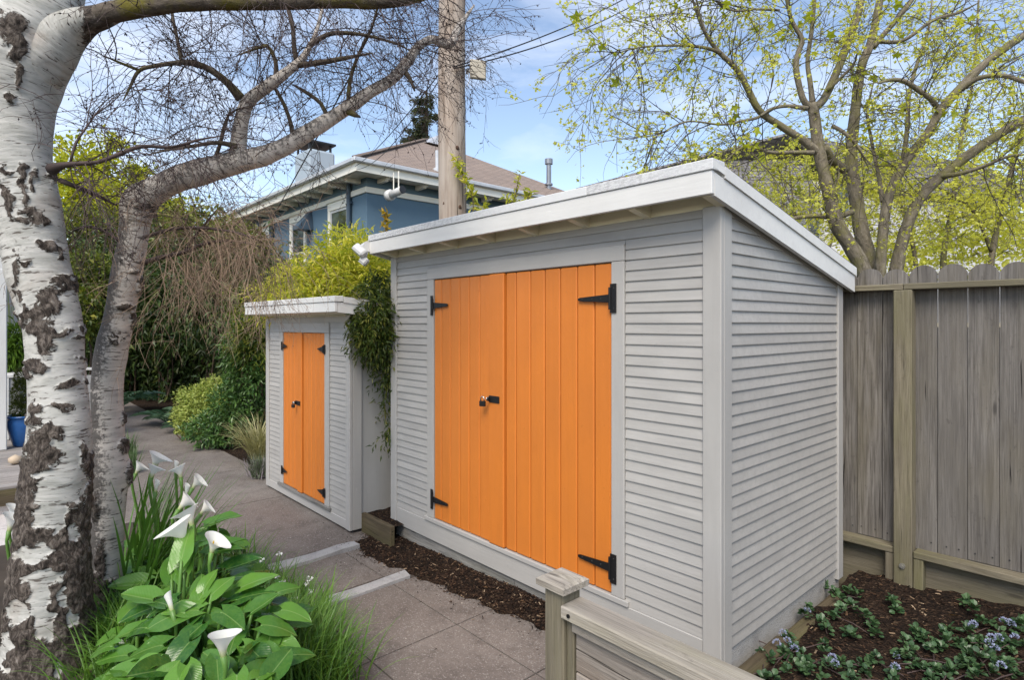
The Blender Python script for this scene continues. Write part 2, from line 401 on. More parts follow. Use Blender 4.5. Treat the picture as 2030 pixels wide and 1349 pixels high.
# --- mulch beds (surface) and chips (loose)
def bump3(X, Y, a=.02):
    Pq = np.stack([X, Y, X * 0], -1)
    return a * (fnoise(Pq, 5, 1) + .6 * fnoise(Pq, 13, 2) + .45 * fnoise(Pq, 31, 3))
def zstrip(X, Y): return .012 + np.clip((Y - 2.16) / .36, 0, 1) * (.05 + .035 * (X + 4.2)) + np.clip(bump3(X, Y, .014), -.01, 1) - .04 * np.clip((2.24 - Y) / .1, 0, 1)
def strip_edge(X): return np.interp(X, [-4.5, -4.25, -3.9, -3.55, -3.1, -2.67, -2.4, -1.2], [2.30, 2.20, 2.14, 2.235, 2.29, 2.355, 2.405, 2.47]) + .018 * np.sin(X * 19) + .012 * np.sin(X * 43 + 1)
vv, ff = sheet(-4.45, -1.2, 0, 1, 130, 26, lambda X, Y: X * 0)
e = strip_edge(vv[:, 0]); t = vv[:, 1].copy(); vv[:, 1] = e + t * (2.56 - e)
vv[:, 2] = .004 + (1 - (1 - t) ** 2.2) * (.035 + .03 * np.clip(vv[:, 0] + 4.2, 0, 3)) + bump3(vv[:, 0], vv[:, 1], .010) * np.minimum(1, t * 4)
vv[t == 0, 2] = -.01
STRIP = vv.copy()
tag(link('mulch_strip', mesh('mulch_strip', vv, [ff], smooth=True), mat=M_MULCH), kind='structure')
def zbed(X, Y): return .125 + .065 * np.clip(X + 1.3, 0, 2) + .035 * np.clip((Y - 3.3) / .8, 0, 1) + .03 * np.clip(Y - 2.6, 0, 1.6) * 0 + bump3(X, Y, .022)
vv, ff = sheet(-1.31, 2.2, 1.62, 4.26, 150, 120, zbed)
tag(link('garden_bed', mesh('garden_bed', vv, [ff], smooth=True), mat=M_MULCH), kind='structure')
def zgap(X, Y): return .165 + bump3(X, Y, .012)
vv, ff = sheet(-4.47, -4.02, 2.37, 4.0, 24, 60, zgap)
tag(link('mulch_pocket', mesh('mulch_pocket', vv, [ff], smooth=True), mat=M_MULCH), kind='structure')
def zmound(X, Y):
    d = np.clip((1.42 + .06 * np.sin(X * 2.3) - Y) / .5, 0, 1) * np.clip((X + 6.2) / .8, 0, 1) * np.clip((-1.55 - X) / .5, 0, 1)
    return -.02 + .20 * d * d * (3 - 2 * d) + bump3(X, Y, .01)
vv, ff = sheet(-6.6, -1.3, -1.2, 1.46, 100, 60, zmound)
tag(link('planting_mound', mesh('planting_mound', vv, [ff], smooth=True), mat=M_SOIL), kind='structure')
def zback(X, Y): return .02 + bump3(X, Y, .02)
vv, ff = sheet(-15.5, -6.36, 2.44, 6.0, 80, 40, zback)
tag(link('shrub_bed', mesh('shrub_bed', vv, [ff], smooth=True), mat=M_MULCH), kind='structure')

CHIP_V = np.array([[-.5, -.16, 0], [.5, -.13, .02], [.45, .16, .0], [-.45, .14, .03], [-.3, 0, .14], [.32, .02, .12]])
CHIP_F = [np.array([[0, 1, 5], [0, 5, 4], [1, 2, 5], [2, 3, 4], [2, 4, 5], [3, 0, 4]])]
def chips(name, pts, smin=.008, smax=.03, label=None):
    n = len(pts); a = RNG.uniform(0, 6.28, n); d = np.stack([np.cos(a), np.sin(a), RNG.normal(0, .28, n)], -1)
    h = np.stack([RNG.normal(0, .35, n), RNG.normal(0, .35, n), np.ones(n)], -1); B = basis(d, h)
    s = smin + (smax - smin) * RNG.random(n) ** 2.5
    v_, f_ = instance(CHIP_V[:, [1, 0, 2]], CHIP_F, B, pts, s)
    o = link(name, mesh(name, v_, f_), mat=M_CHIP); tag(o, label, 'mulch', kind='stuff')
t = RNG.random(7000); X = RNG.uniform(-4.42, -1.25, 7000); e = strip_edge(X) - .03 * RNG.random(7000) ** 3
Y = e + t * (2.52 - e); zz = .006 + (1 - (1 - t) ** 2.2) * (.035 + .03 * np.clip(X + 4.2, 0, 3)) + bump3(X, Y, .010) * np.minimum(1, t * 4)
chips('mulch_chips', np.stack([X, Y, zz], -1), .008, .030, 'dark bark mulch strewn along the foot of the big shed')
n = 11000; X = RNG.uniform(-1.27, 1.9, n); Y = RNG.uniform(1.7, 4.18, n)
chips('mulch_chips', np.stack([X, Y, zbed(X, Y) + .004], -1), .008, .034, 'dark bark mulch in the flower bed below the tall fence')
n = 1200; X = RNG.uniform(-4.44, -4.05, n); Y = RNG.uniform(2.42, 3.8, n)
chips('mulch_chips', np.stack([X, Y, zgap(X, Y) + .004], -1), .008, .028, 'dark bark mulch in the gap between the two sheds')
n = 2500; X = RNG.uniform(-12, -6.36, n); Y = 2.46 + 1.2 * RNG.random(n) ** 1.3
chips('mulch_chips', np.stack([X, Y, zback(X, Y) + .004], -1), .01, .035, 'brown bark litter under the shrubs beyond the small shed')

# stray chips and bits on the concrete
n = 420; X = RNG.uniform(-4.5, -1.6, n); Y = strip_edge(X) - .02 - .22 * RNG.random(n) ** 3.0
chips('stray_chips', np.stack([X, Y, .004 + .010 * (X < -3.55) + .022 * (X < -4.25)], -1), .006, .02, 'stray bark bits scattered on the concrete along the mulch edge')
n = 160; X = RNG.uniform(-9, -1.5, n); Y = RNG.uniform(.9, 2.3, n)
chips('path_litter', np.stack([X, Y, .004 + .010 * (X < -3.55) + .022 * (X < -4.25) + .02 * (X < -5.9)], -1), .006, .018, 'tiny dry bits of leaf litter lying about on the concrete path')

# ================================================================== THE SHEDS
def clap(name, a0, a1, axis, face, z, h, parent, out=-1, top=None, th=.0145):
    """one drop-siding board along x (axis 0) or y (axis 1); butt end proud of the face; 'top' lets a raking cut shorten it"""
    nn = 9; prof = [(0, 0), (th, 0.0), (th, .004), (th * .42, h + .002), (0, h + .002)]
    V_ = []; es = [a0, a1]
    if top is not None and top(a1) < z + h < top(a0): es = [a0, a0 + (a1 - a0) * (top(a0) - z - h) / (top(a0) - top(a1)), a1]
    for e in es:
        for (d, zz) in prof:
            V_.append((e, face + out * d, z + zz) if axis == 0 else (face + out * d, e, z + zz))
    k = len(prof); V_ = np.array(V_, dtype=float); ns = len(es)
    if top is not None: V_[:, 2] = np.minimum(V_[:, 2], top(V_[:, 1 - 0 if axis else 0]))
    Fs = [tuple([q * k + i, q * k + i + 1, q * k + k + i + 1, q * k + k + i]) for q in range(ns - 1) for i in range(k - 1)] + [tuple(range(k - 1, -1, -1)), tuple(range((ns - 1) * k, ns * k))]
    flip = (axis == 0) == (out > 0)
    if not flip: Fs = [q[::-1] for q in Fs]
    c = V_.mean(0); M = Matrix.Translation(Vv(c))
    return link(name, mesh(name, V_ - c, Fs), parent, M, M_SIDING)

def plank_door(parent, xs, y, z0, z1, overlap=None, th=.022, name='door'):
    """a leaf of vertical tongue-and-groove planks; xs are the joint positions"""
    d = link(name, box_mesh(xs[-1] - xs[0], .012, z1 - z0, .002, M_GROOVE, 'door'), parent, Matrix.Translation(((xs[0] + xs[-1]) / 2, y + th + .004, (z0 + z1) / 2)))
    for k in range(len(xs) - 1):
        g = .0030; t_ = th + (.016 if overlap == k else 0) + RNG.uniform(-.0006, .0006)
        x0, x1 = xs[k] + g, xs[k + 1] - g
        if overlap == k: x0 -= .004
        bx('plank', x0, x1, y + th - t_, y + th - .002, z0 + .001, z1 - .001, M_ORANGE, d, .0062, 'z')
    return d
def hinge(parent, xj, y, z, length, plate_h, s, flap=.045, tip=.010, root=.022):
    """black strap hinge: a plate on the casing, knuckle, tapering strap on the door (s = +1: strap to +x)"""
    g = Geo(); g.box(min(xj, xj - s * flap), max(xj, xj - s * flap), y - .0155, y - .0105, z - plate_h / 2, z + plate_h / 2, .001)
    R = axes((0, 0, 1), (0, -1, 0))
    g.tube([(xj, y - .017, z - plate_h * .38), (xj, y - .017, z + plate_h * .38)], .0075, 10)
    px_ = [xj + s * .004, xj + s * length * .93, xj + s * length]
    hz = [root, tip, tip * .55]
    V_ = []
    for (a, b) in zip(px_, hz):
        V_ += [(a, y - .0145, z - b), (a, y - .0145, z + b), (a, y - .009, z + b), (a, y - .009, z - b)]
    F_ = []
    for k in range(2):
        for j in range(4): F_.append((4 * k + j, 4 * k + (j + 1) % 4, 4 * k + 4 + (j + 1) % 4, 4 * k + 4 + j))
    F_ += [(3, 2, 1, 0), (8, 9, 10, 11)]
    g.add(V_, F_)
    o = g.out('strap_hinge', M_IRON, parent)
    b = Geo()
    for q in (.28, .55, .86): 
        v_, f_ = ico(.0045); b.add(v_ * np.array([1, .5, 1]) + np.array([xj + s * length * q, y - .0145, z]), f_)
    for q in (-.35, .35):
        v_, f_ = ico(.0045); b.add(v_ * np.array([1, .5, 1]) + np.array([xj - s * flap * .6, y - .0155, z + q * plate_h]), f_)
    b.out('screw', M_STEELD, o)
    return o
def ico(r):
    bm = bmesh.new(); bmesh.ops.create_icosphere(bm, subdivisions=1, radius=r)
    v_ = np.array([x.co for x in bm.verts]); bm.verts.index_update(); f_ = np.array([[q.index for q in x.verts] for x in bm.faces]); bm.free(); return v_, [f_]
M_STEELD = plain('dull_screw_steel', (.05, .05, .05), .4, .6)
def padlock(x, y, z, s, label, turn=.15):
    t_ = thing('padlock', (x, y, z), label, 'padlock')
    g = Geo(); R = Matrix.Rotation(turn, 4, 'Z')
    g.obox((x, y, z - .62 * s), (s * .95, s * .42, s * .78), R, s * .07); g.out('body', M_BRASS, t_)
    sh = Geo(); a = np.linspace(0, math.pi, 11); c = np.array([math.cos(turn), math.sin(turn), 0])
    pts = [np.array([x, y, z - .25 * s]) + c * .3 * s] + [np.array([x, y, z + .05 * s]) + c * .3 * s * math.cos(q) + np.array([0, 0, .34 * s * math.sin(q)]) for q in a] + [np.array([x, y, z - .25 * s]) - c * .3 * s]
    sh.tube(pts, .085 * s, 8); sh.out('shackle', M_STEEL, t_, True)
def hasp(parent, x0, x1, y, z, h):
    g = Geo(); g.box(x0, x1, y - .006, y, z - h / 2, z + h / 2, .0015); g.box(x0 - .004, x0 + .012, y - .022, y - .004, z - h * .28, z + h * .28, .003)
    o = g.out('hasp', M_IRON, parent)
    s_ = Geo(); a = np.linspace(0, math.pi, 9)
    s_.tube([(x0 + .004, y - .004 - .026 * math.sin(q), z + .014 * math.cos(q)) for q in a], .0035, 6); s_.out('staple', M_STEEL, o, True)

# ---- big shed
big = thing('large_shed', (-2.77, 3.25, .1), 'large grey clapboard shed with wide orange double doors and sloping white roof edge', 'shed')
XL, XR, YF, YB = -4.195, -1.349, 2.50, 4.01
SL = (2.464 - 2.102) / 1.76                       # fall of the roof
def zroof(y): return 2.464 - SL * (y - 2.34)
# wall sheathing behind the boards
g = Geo()
prof = [(YF + .02, .10), (YB - .02, .10), (YB - .02, zroof(YB) - .09), (YF + .02, zroof(YF) - .09)]
for (xa, xb) in [(XL + .02, XR - .02)]:
    V_ = [(xa, y, z) for (y, z) in prof] + [(xb, y, z) for (y, z) in prof]
    g.add(V_, [(0, 1, 2, 3), (7, 6, 5, 4), (0, 3, 7, 4), (1, 5, 6, 2), (0, 4, 5, 1), (3, 2, 6, 7)])
g.out('wall', M_SIDING, big)
H = .0543
zt = 2.282
# front, left of doors / right of doors / across the top
z = .281; k = 0; ZHD = None
while z < zt:
    h = H if k % 9 != 4 else H * 1.04
    wob = RNG.uniform(-.0012, .0012)
    if z < 2.161 - .02:
        clap('clapboard', -4.127, -3.694, 0, YF + .012, z + wob, h, big)
        clap('clapboard', -1.875, -1.431, 0, YF + .012, z - wob, h, big)
    else:
        ZHD = ZHD or z
        clap('clapboard', -4.127, -1.431, 0, YF + .012, z, min(h, zt - z), big)
    z += h; k += 1
# side
z = .236; k = 0
while z < zroof(2.6) - .13:
    ycut = min(3.932, 2.34 + (2.464 - .115 - z - .003) / SL)
    if ycut < 2.62: break
    clap('clapboard', 2.594, ycut, 1, XR - .012, z + RNG.uniform(-.001, .001), H, big, 1, top=lambda y: zroof(y) - .115)
    z += H
def post(name, x0, x1, y0, y1, z0, ztop, mat):
    return bx(name, x0, x1, y0, y1, z0, ztop, mat, big, .004, 'z')
post('corner_board', -4.213, -4.128, YF - .012, YF + .02, .150, 2.290, M_TRIM)
post('corner_board', -1.430, XR + .012, YF - .012, YF + .0175, .150, 2.290, M_TRIM)
post('corner_board', XR - .018, XR + .0115, YF + .018, 2.593, .165, 2.30, M_TRIM)
post('corner_board', XR - .018, XR + .0115, 3.933, 4.012, .165, zroof(4.0) - .10, M_TRIM)
bx('base_board', -4.127, -1.431, YF - .006, YF + .02, .143, .280, M_TRIM, big, .004, 'x')
bx('threshold', -3.72, -1.85, YF - .018, YF + .02, .2815, .3115, M_TRIM, big, .003, 'x')
bx('door_casing', -3.692, -3.6075, YF - .012, YF + .02, .312, 2.0775, M_TRIM, big, .004, 'z')
bx('door_casing', -1.9615, -1.877, YF - .012, YF + .02, .312, 2.0775, M_TRIM, big, .004, 'z')
bx('door_header', -3.692, -1.877, YF - .012, YF + .02, 2.0785, 2.162, M_TRIM, big, .004, 'x')
if ZHD - 2.163 > .012: clap('clapboard', -3.692, -1.877, 0, YF + .012, 2.163, ZHD - 2.163, big)
def u_at(px): return PV(px, 642, YF)[0]
xl = [u_at(p) for p in (860.9, 876, 893.8, 912, 931, 951.5, 973.2, 1003.2)]; xl[0] = -3.604
xr = [u_at(p) for p in (1003.6, 1023.6, 1052, 1080.5, 1111, 1144.8, 1179)] + [-1.9645]
dl = plank_door(big, xl, YF - .004, .3145, 2.0745, overlap=len(xl) - 2)
dr = plank_door(big, xr, YF - .004, .3145, 2.0745)
for (zz) in (1.885, .455):
    hinge(dl, -3.606, YF - .004, zz, .185, .145, 1, .028)
    hinge(dr, -1.963, YF - .004, zz, .225, .155, -1, .040)
hz = PV(985, 792, YF)[2]
hasp(dl, u_at(975), u_at(995), YF - .0205, hz, .045)
padlock(u_at(968.5), YF - .052, hz - .004, .046, 'black padlock with bright shackle on the big orange double doors', .25)
for (x0, x1) in [(-4.165, -2.75), (-2.745, -1.42)]:
    bx('skirt_board', x0, x1, YF + .012, YF + .05, -.06, .1415, M_SKIRT, big, .004, 'x')
bx('foundation', XR - .05, XR - .012, YF + .01, YB, -.05, .2345, conc('foundation_grey', (.36, .35, .33), (.45, .44, .42), .3), big, .004, 'y')
# roof: deck, rafters, fascia, edge trim, felt
YE0, YE1, XE0, XE1 = 2.34, 4.10, -4.292, -1.300
def rakebox(name, x0, x1, y0, y1, d0, d1, mat, parent=big, c=.003):
    """piece that follows the roof slope, between d0 and d1 below the roof line"""
    V_ = []
    for x in (x0, x1):
        for y in (y0, y1): V_ += [(x, y, zroof(y) - d0), (x, y, zroof(y) - d1)]
    c0 = np.mean(V_, 0)
    return link(name, mesh(name, np.array(V_) - c0, [(0, 1, 3, 2), (6, 7, 5, 4), (0, 4, 5, 1), (2, 3, 7, 6), (0, 2, 6, 4), (1, 5, 7, 3)]), parent, Matrix.Translation(Vv(c0)), mat)
rakebox('roof_deck', XE0 + .03, XE1 - .03, YE0 + .03, YE1 - .01, .012, .045, M_SOFFIT)
def feltmat():
    m = Mat('roof_felt'); w = m.coord('Object'); k = m.ramp(m.noise(w, 60, 4), [(.3, (.05, .05, .055)), (.7, (.12, .12, .125))]); return m.pbr(k, .9, m.bump(m.noise(w, 150, 2), .6, .004))
M_FELT = feltmat()
rakebox('roof_felt', XE0 + .004, XE1 + .004, YE0 + .17, YE1 + .012, -.010, .011, M_FELT)
for k in range(8):
    x = -4.16 + k * .40
    rakebox('rafter', x, x + .040, YE0 + .026, YF + .004, .046, .150, M_SOFFIT)
bx('blocking', XL + .02, XR - .01, YF + .005, YF + .019, 2.283, 2.372, M_SOFFIT, big, .003, 'x')
bx('fascia', XE0, XE1, YE0, YE0 + .024, 2.312, 2.414, M_FASCIA, big, .003, 'x')
def trimmat():
    m = Mat('weathered_edge_trim'); w = m.coord('Object', (1, 1, 1)); gx_ = m.n('SeparateXYZ', {0: w}).outputs[0]
    k = m.noise(m.coord('Object', (14, 40, 40)), 4, 7, .75); f2 = m.math('MULTIPLY', m.ramp(k, [(.42, 0.), (.6, 1.)]), m.ramp(m.math('ADD', m.math('MULTIPLY', gx_, -.28), .45), [(.2, 0.), (.6, 1.)]))
    col = m.mix(f2, (.68, .69, .69), (.36, .36, .37)); return m.pbr(col, .6, m.bump(k, .35, .004))
M_EDGE = trimmat()
bx('edge_trim', XE0 - .008, -2.0, YE0 - .007, YE0 + .10, 2.4152, 2.463, M_EDGE, big, .003, 'x')
bx('edge_trim', -1.997, XE1 + .008, YE0 - .007, YE0 + .10, 2.4152, 2.464, M_EDGE, big, .003, 'x')
rakebox('barge_board', XE1 - .022, XE1 + .0005, YE0 + .0245, YE1, .051, .152, M_FASCIA)
rakebox('barge_trim', XE1 - .022, XE1 + .009, YE0 + .101, YE1 + .008, -.002, .0495, M_FASCIA)
rakebox('barge_trim', XE1 - .022, XE1 + .0085, YE0 + .0, YE0 + .20, -.004 + .012, .0375, M_FASCIA)
rakebox('barge_board', XE0 + .0005, XE0 + .022, YE0 + .0245, YE1, .051, .152, M_FASCIA)
rakebox('barge_trim', XE0 - .009, XE0 + .022, YE0 + .101, YE1 + .008, -.002, .0495, M_FASCIA)
rakebox('frieze', XR - .016, XR + .005, YF + .095, YB - .08, .118, .152, M_TRIM)
rakebox('soffit_board', XE1 - .09, XE1 - .022, YF - .01, YE1 - .02, .110, .122, M_SOFFIT)

# ---- small shed
sm = thing('small_shed', (-5.4, 2.8, .05), 'small narrow grey shed with slim orange double doors and flat white roof', 'shed')
SX0, SX1, SY0, SY1 = -6.34, -4.45, 2.26, 3.30
g = Geo(); g.box(SX0 + .02, SX1 - .04, SY0 + .02, SY1, .05, 1.83, .002); g.out('wall', M_SOFFIT, sm)
bx('side_panel', SX1 - .042, SX1 - .022, 2.362, SY1, .10, 1.83, M_TRIM, sm, .002, 'z')
bx('base_board', SX0 + .079, SX1 - .076, SY0 - .006, SY0 + .02, .052, .1275, M_TRIM, sm, .004, 'x')
z = .1285
while z < 1.80:
    if z < 1.70:
        clap('clapboard', SX0 + .08, -5.962, 0, SY0 + .011, z, .0467, sm, th=.0115)
        clap('clapboard', -4.838, SX1 - .077, 0, SY0 + .011, z, .0467, sm, th=.0115)
    else:
        clap('clapboard', SX0 + .08, SX1 - .077, 0, SY0 + .011, z, .0467, sm, th=.0115)
    z += .0467
bx('corner_board', SX0, SX0 + .078, SY0 - .011, SY0 + .02, .055, 1.85, M_TRIM, sm, .004, 'z')
bx('corner_board', SX1 - .075, SX1, SY0 - .011, SY0 + .0175, .052, 1.85, M_TRIM, sm, .004, 'z')
bx('corner_board', SX1 - .03, SX1 - .0008, SY0 + .018, 2.36, .052, 1.83, M_TRIM, sm, .004, 'z')
bx('door_casing', -5.96, -5.8755, SY0 - .010, SY0 + .02, .160, 1.668, M_TRIM, sm, .003, 'z')
bx('door_casing', -4.9275, -4.84, SY0 - .010, SY0 + .02, .160, 1.668, M_TRIM, sm, .003, 'z')
bx('door_header', -5.96, -4.84, SY0 - .010, SY0 + .02, 1.669, 1.760, M_TRIM, sm, .003, 'x')
bx('threshold', -5.99, -4.81, SY0 - .022, SY0 + .02, .1285, .1595, M_SKIRT, sm, .003, 'x')
def us(px): return PV(px, 642, SY0)[0]
xl = np.linspace(-5.8735, us(601.5), 6); xr = np.linspace(us(602), -4.9295, 6)
dl = plank_door(sm, list(xl), SY0 - .004, .1615, 1.6665, overlap=4, th=.02)
dr = plank_door(sm, list(xr), SY0 - .004, .1615, 1.6665, th=.02)
for pyl, pyr in ((686, 693), (932, 977)):
    hinge(dl, -5.874, SY0 - .004, PV(562.7, pyl, SY0)[2], .115, .085, 1, .026, .005, .026)
    hinge(dr, -4.929, SY0 - .004, PV(644.4, pyr, SY0)[2], .125, .085, -1, .030, .005, .028)
hz = PV(594, 799, SY0)[2]
hasp(dl, us(591), us(599.5), SY0 - .0205, hz, .04)
padlock(us(591.5), SY0 - .05, hz - .006, .04, 'small dark padlock on the narrow orange doors of the little shed', .25)
ZR0, ZR1 = 1.969, 1.80
def zr2(y): return 1.969 - .10 * (y - 2.06)
_z = zroof; zroof = zr2
rakebox('roof_deck', -6.37, -4.36, 2.09, 3.42, .012, .05, M_SOFFIT, sm)
rakebox('roof_felt', -6.402, -4.322, 2.20, 3.45, -.008, .011, M_FELT, sm)
rakebox('barge_board', -4.347, -4.3245, 2.0845, 3.44, .046, .126, M_FASCIA, sm)
rakebox('barge_trim', -4.347, -4.317, 2.13, 3.445, -.002, .0445, M_FASCIA, sm)
rakebox('barge_board', -6.40, -6.378, 2.0845, 3.44, .046, .126, M_FASCIA, sm)
rakebox('soffit_board', -6.37, -4.35, 2.085, 2.26, .112, .122, M_SOFFIT, sm)
zroof = _z
bx('fascia', -6.40, -4.3245, 2.06, 2.084, 1.843, 1.922, M_FASCIA, sm, .003, 'x')
bx('edge_trim', -6.408, -4.317, 2.053, 2.128, 1.9235, 1.969, M_FASCIA, sm, .003, 'x')
# tan board holding the mulch between the sheds
e_ = thing('edging_board', (-4.2, 2.38, .06), 'short tan timber board holding mulch in the gap between the sheds', 'edging')
bx('board', -4.452, -3.99, 2.355, 2.395, .02, .182, M_TIMBER, e_, .004, 'x')

# floodlight on the left end of the big shed's eave
M_WHITEP = plain('white_plastic', (.58, .58, .57), .35, 0, .05, 40, .1); M_LENS = plain('lamp_glass', (.42, .44, .46), .12, 0, .05, 30, .1)
fl = thing('floodlight', P(722, 498, 4.72), 'white twin head floodlight under the left end of the big shed roof edge', 'floodlight')
b = P(727, 492, 4.76); g = Geo(); g.tube([b + np.array([.03, .0, .01]), b + np.array([-.03, 0, 0])], .045, 14); g.out('mount', M_WHITEP, fl)
def head(cpx, cpy, w, h, d, dirv, up):
    c = P(cpx, cpy, 4.70); x = Vector(dirv).normalized(); R = axes(x, up)
    g = Geo(); g.obox(c, (d, w, h), R, .012); o = g.out('lamp_head', M_WHITEP, fl)
    l = Geo(); l.obox(np.array(c) + np.array(x) * (d / 2 + .002), (.006, w * .86, h * .8), R, .002); l.out('lens', M_LENS, o)
    a = Geo(); a.tube([b, np.array(c) - np.array(x) * d * .3], .011, 8); a.out('arm', M_WHITEP, fl)
head(714, 497, .135, .06, .065, (-.25, -.72, -.62), (.5, -.3, .6))
head(722, 517, .07, .05, .06, (-.35, -.5, -.75), (.6, -.3, .5))

# ================================================================== FENCES
YFN = 4.20
fence = thing('tall_fence', (-.4, YFN, .15), 'tall weathered grey wooden fence of dog-eared boards behind the flower bed', 'fence')
def picket(x0, x1, z0, z1, y, parent, ear=.052, c=.018):
    w = x1 - x0; pr = [(x0, z0), (x1, z0), (x1, z1 - ear), (x1 - w * .10, z1 - ear * .52), (x1 - w * .24, z1 - ear * .16), (x1 - w * .42, z1), (x0 + w * .42, z1), (x0 + w * .24, z1 - ear * .16), (x0 + w * .10, z1 - ear * .52), (x0, z1 - ear)]
    cx, cz = (x0 + x1) / 2, (z0 + z1) / 2; k = len(pr)
    V_ = np.array([(z - cz, -(x - cx), -.008) for (x, z) in pr] + [(z - cz, -(x - cx), .008) for (x, z) in pr])
    F_ = [tuple(range(k - 1, -1, -1)), tuple(range(k, 2 * k))] + [(i, (i + 1) % k, k + (i + 1) % k, k + i) for i in range(k)]
    F_ = [q for q in F_]
    return link('picket', mesh('picket', V_, F_), parent, Matrix.Translation((cx, y, cz)) @ axes((0, 0, 1), (0, -1, 0)), M_FENCE)
x0 = -.890 - .1432 * 28
for k in range(50):
    a = x0 + k * .1432
    if a > 3.2: break
    picket(a + .0013 + RNG.uniform(0, .0012), a + .1432 - .0012 - RNG.uniform(0, .0016), .395 + RNG.uniform(-.006, .006), 2.098 + RNG.uniform(-.012, .010), YFN + .012 + RNG.uniform(0, .007), fence)
for (a, b_) in [(-5.0, -1.046), (-1.044, 1.4), (1.402, 3.2)]:
    bx('top_rail', a, b_, YFN - .075, YFN + .003, 1.955, 1.992, M_POST, fence, .004, 'x')
for (a, b_) in [(-5.0, -1.096), (-.994, 1.4), (1.402, 3.2)]:
    bx('bottom_rail', a, b_, YFN - .075, YFN + .018, .352, .392, M_POST, fence, .004, 'x')
    bx('kick_board', a, b_ , YFN - .004, YFN + .028, .02, .350, M_POST, fence, .004, 'x')
bx('post', -1.093, -.997, YFN - .090, YFN - .0005, -.1, 1.953, M_POST, fence, .005, 'z')
bx('cleat', -1.142, -1.095, YFN - .070, YFN - .006, -.05, .350, M_POST, fence, .004, 'z')
bx('cleat', -.9955, -.945, YFN - .070, YFN - .006, -.05, .350, M_POST, fence, .004, 'z')
bx('post', 1.35, 1.446, YFN - .090, YFN - .0765, -.1, 1.953, M_POST, fence, .005, 'z')
g = Geo(); g.tube([(-1.045, YFN - .088, .295), (-1.045, YFN - .099, .295)], .017, 10); g.tube([(-1.045, YFN - .098, .295), (-1.045, YFN - .106, .295)], .009, 6); g.out('bolt', plain('galvanised_bolt', (.35, .34, .30), .5, .6), fence)

g = Geo()
for k in range(20, 46):
    a = x0 + k * .1432
    for dx in (.035, .108):
        for z in (1.02 + RNG.uniform(-.01, .01), .375 + .05 + RNG.uniform(-.006, .006)):
            if z > .6: continue
            v_, f_ = ico(.0045); g.add(v_ * np.array([1, .4, 1]) + np.array([a + dx + RNG.uniform(-.01, .01), YFN + .0035, z + .02]), f_)
nl = g.out('nails', M_STEELD, fence); nl['kind'] = 'stuff'
lf = thing('low_fence', (-1.40, 1.507, 0), 'low weathered wooden fence with square capped post and broad flat top rail', 'fence')
PX, PY = -1.40, 1.507
bx('post', PX - .045, PX + .045, PY - .045, PY + .045, -.2, .842, M_POST, lf, .006, 'z')
g = Geo(); s = .0655
V_ = [(-s, -s, 0), (s, -s, 0), (s, s, 0), (-s, s, 0), (-s, -s, .020), (s, -s, .020), (s, s, .020), (-s, s, .020), (-s * .82, -s * .82, .028), (s * .82, -s * .82, .028), (s * .82, s * .82, .028), (-s * .82, s * .82, .028), (0, 0, .034)]
F_ = [(3, 2, 1, 0)] + [(k, (k + 1) % 4, 4 + (k + 1) % 4, 4 + k) for k in range(4)] + [(4 + k, 4 + (k + 1) % 4, 8 + (k + 1) % 4, 8 + k) for k in range(4)] + [(8 + k, 8 + (k + 1) % 4, 12) for k in range(4)]
link('post_cap', mesh('post_cap', V_, F_), lf, Matrix.Translation((PX, PY, .8425)), M_LOW)
bx('top_rail', PX + .046, 1.2, PY - .062, PY + .042, .762, .806, M_LOW, lf, .005, 'x')
bx('batten', PX + .0465, PX + .078, PY - .03, PY + .012, -.1, .761, M_POST, lf, .004, 'z')
bx('lower_rail', PX + .079, 1.2, PY - .043, PY - .018, .722, .7615, M_LOW, lf, .004, 'x')
zz = .722
for k, h in enumerate((.14, .14, .14, .14, .14)):
    bx('board', PX + .080, 1.2, PY - .022, PY - .002, zz - h + .002, zz - .002, M_LOWB, lf, .004, 'x'); zz -= h
g = Geo(); g.tube([(PX + .085, PY - .0625, .784), (PX + .085, PY - .066, .784)], .007, 8); g.out('screw', M_IRON, lf)

ed = thing('edging_timber', (-1.29, 2.9, .15), 'mossy brown timber edging along the side wall of the big shed', 'edging')
board('timber', (-1.275, 1.60, .112), (-1.278, 3.02, .118), .10, .085, M_TIMBER, ed, (0, 0, 1), .012)
board('timber', (-1.288, 3.025, .098), (-1.290, 4.14, .104), .09, .075, M_TIMBER, ed, (0, 0, 1), .012)
# ================================================================== THE BLUE HOUSE
def stucco(name, a):
    m = Mat(name); w = m.coord('Object'); n = m.noise(w, 40, 5); big = m.noise(w, .9, 4)
    return m.pbr(m.mix(m.ramp(big, [(.3, 0.), (.7, .22)]), a, tuple(x * .7 for x in a)), .8, m.bump(n, .5, .01), .2)
M_BLUE = stucco('blue_stucco', (.125, .20, .265)); M_BLUEP = plain('blue_pipe_paint', (.065, .10, .14), .45)
M_CREAM = paint('cream_trim', (.88, .85, .75), .12, .5, .5); M_GREYCH = stucco('grey_chimney', (.36, .43, .49))
M_GUT = plain('gutter_metal', (.60, .61, .62), .35, .3); M_DARK = plain('dark_metal', (.02, .022, .025), .5)
def glassmat():
    m = Mat('window_glass'); w = m.coord('Object', (.6, 1.2, 1.2)); k = m.ramp(m.noise(w, 2.2, 4), [(.38, (.015, .02, .022)), (.62, (.10, .13, .15))])
    return m.pbr(k, .06, None, .8)
M_GLASS = glassmat()
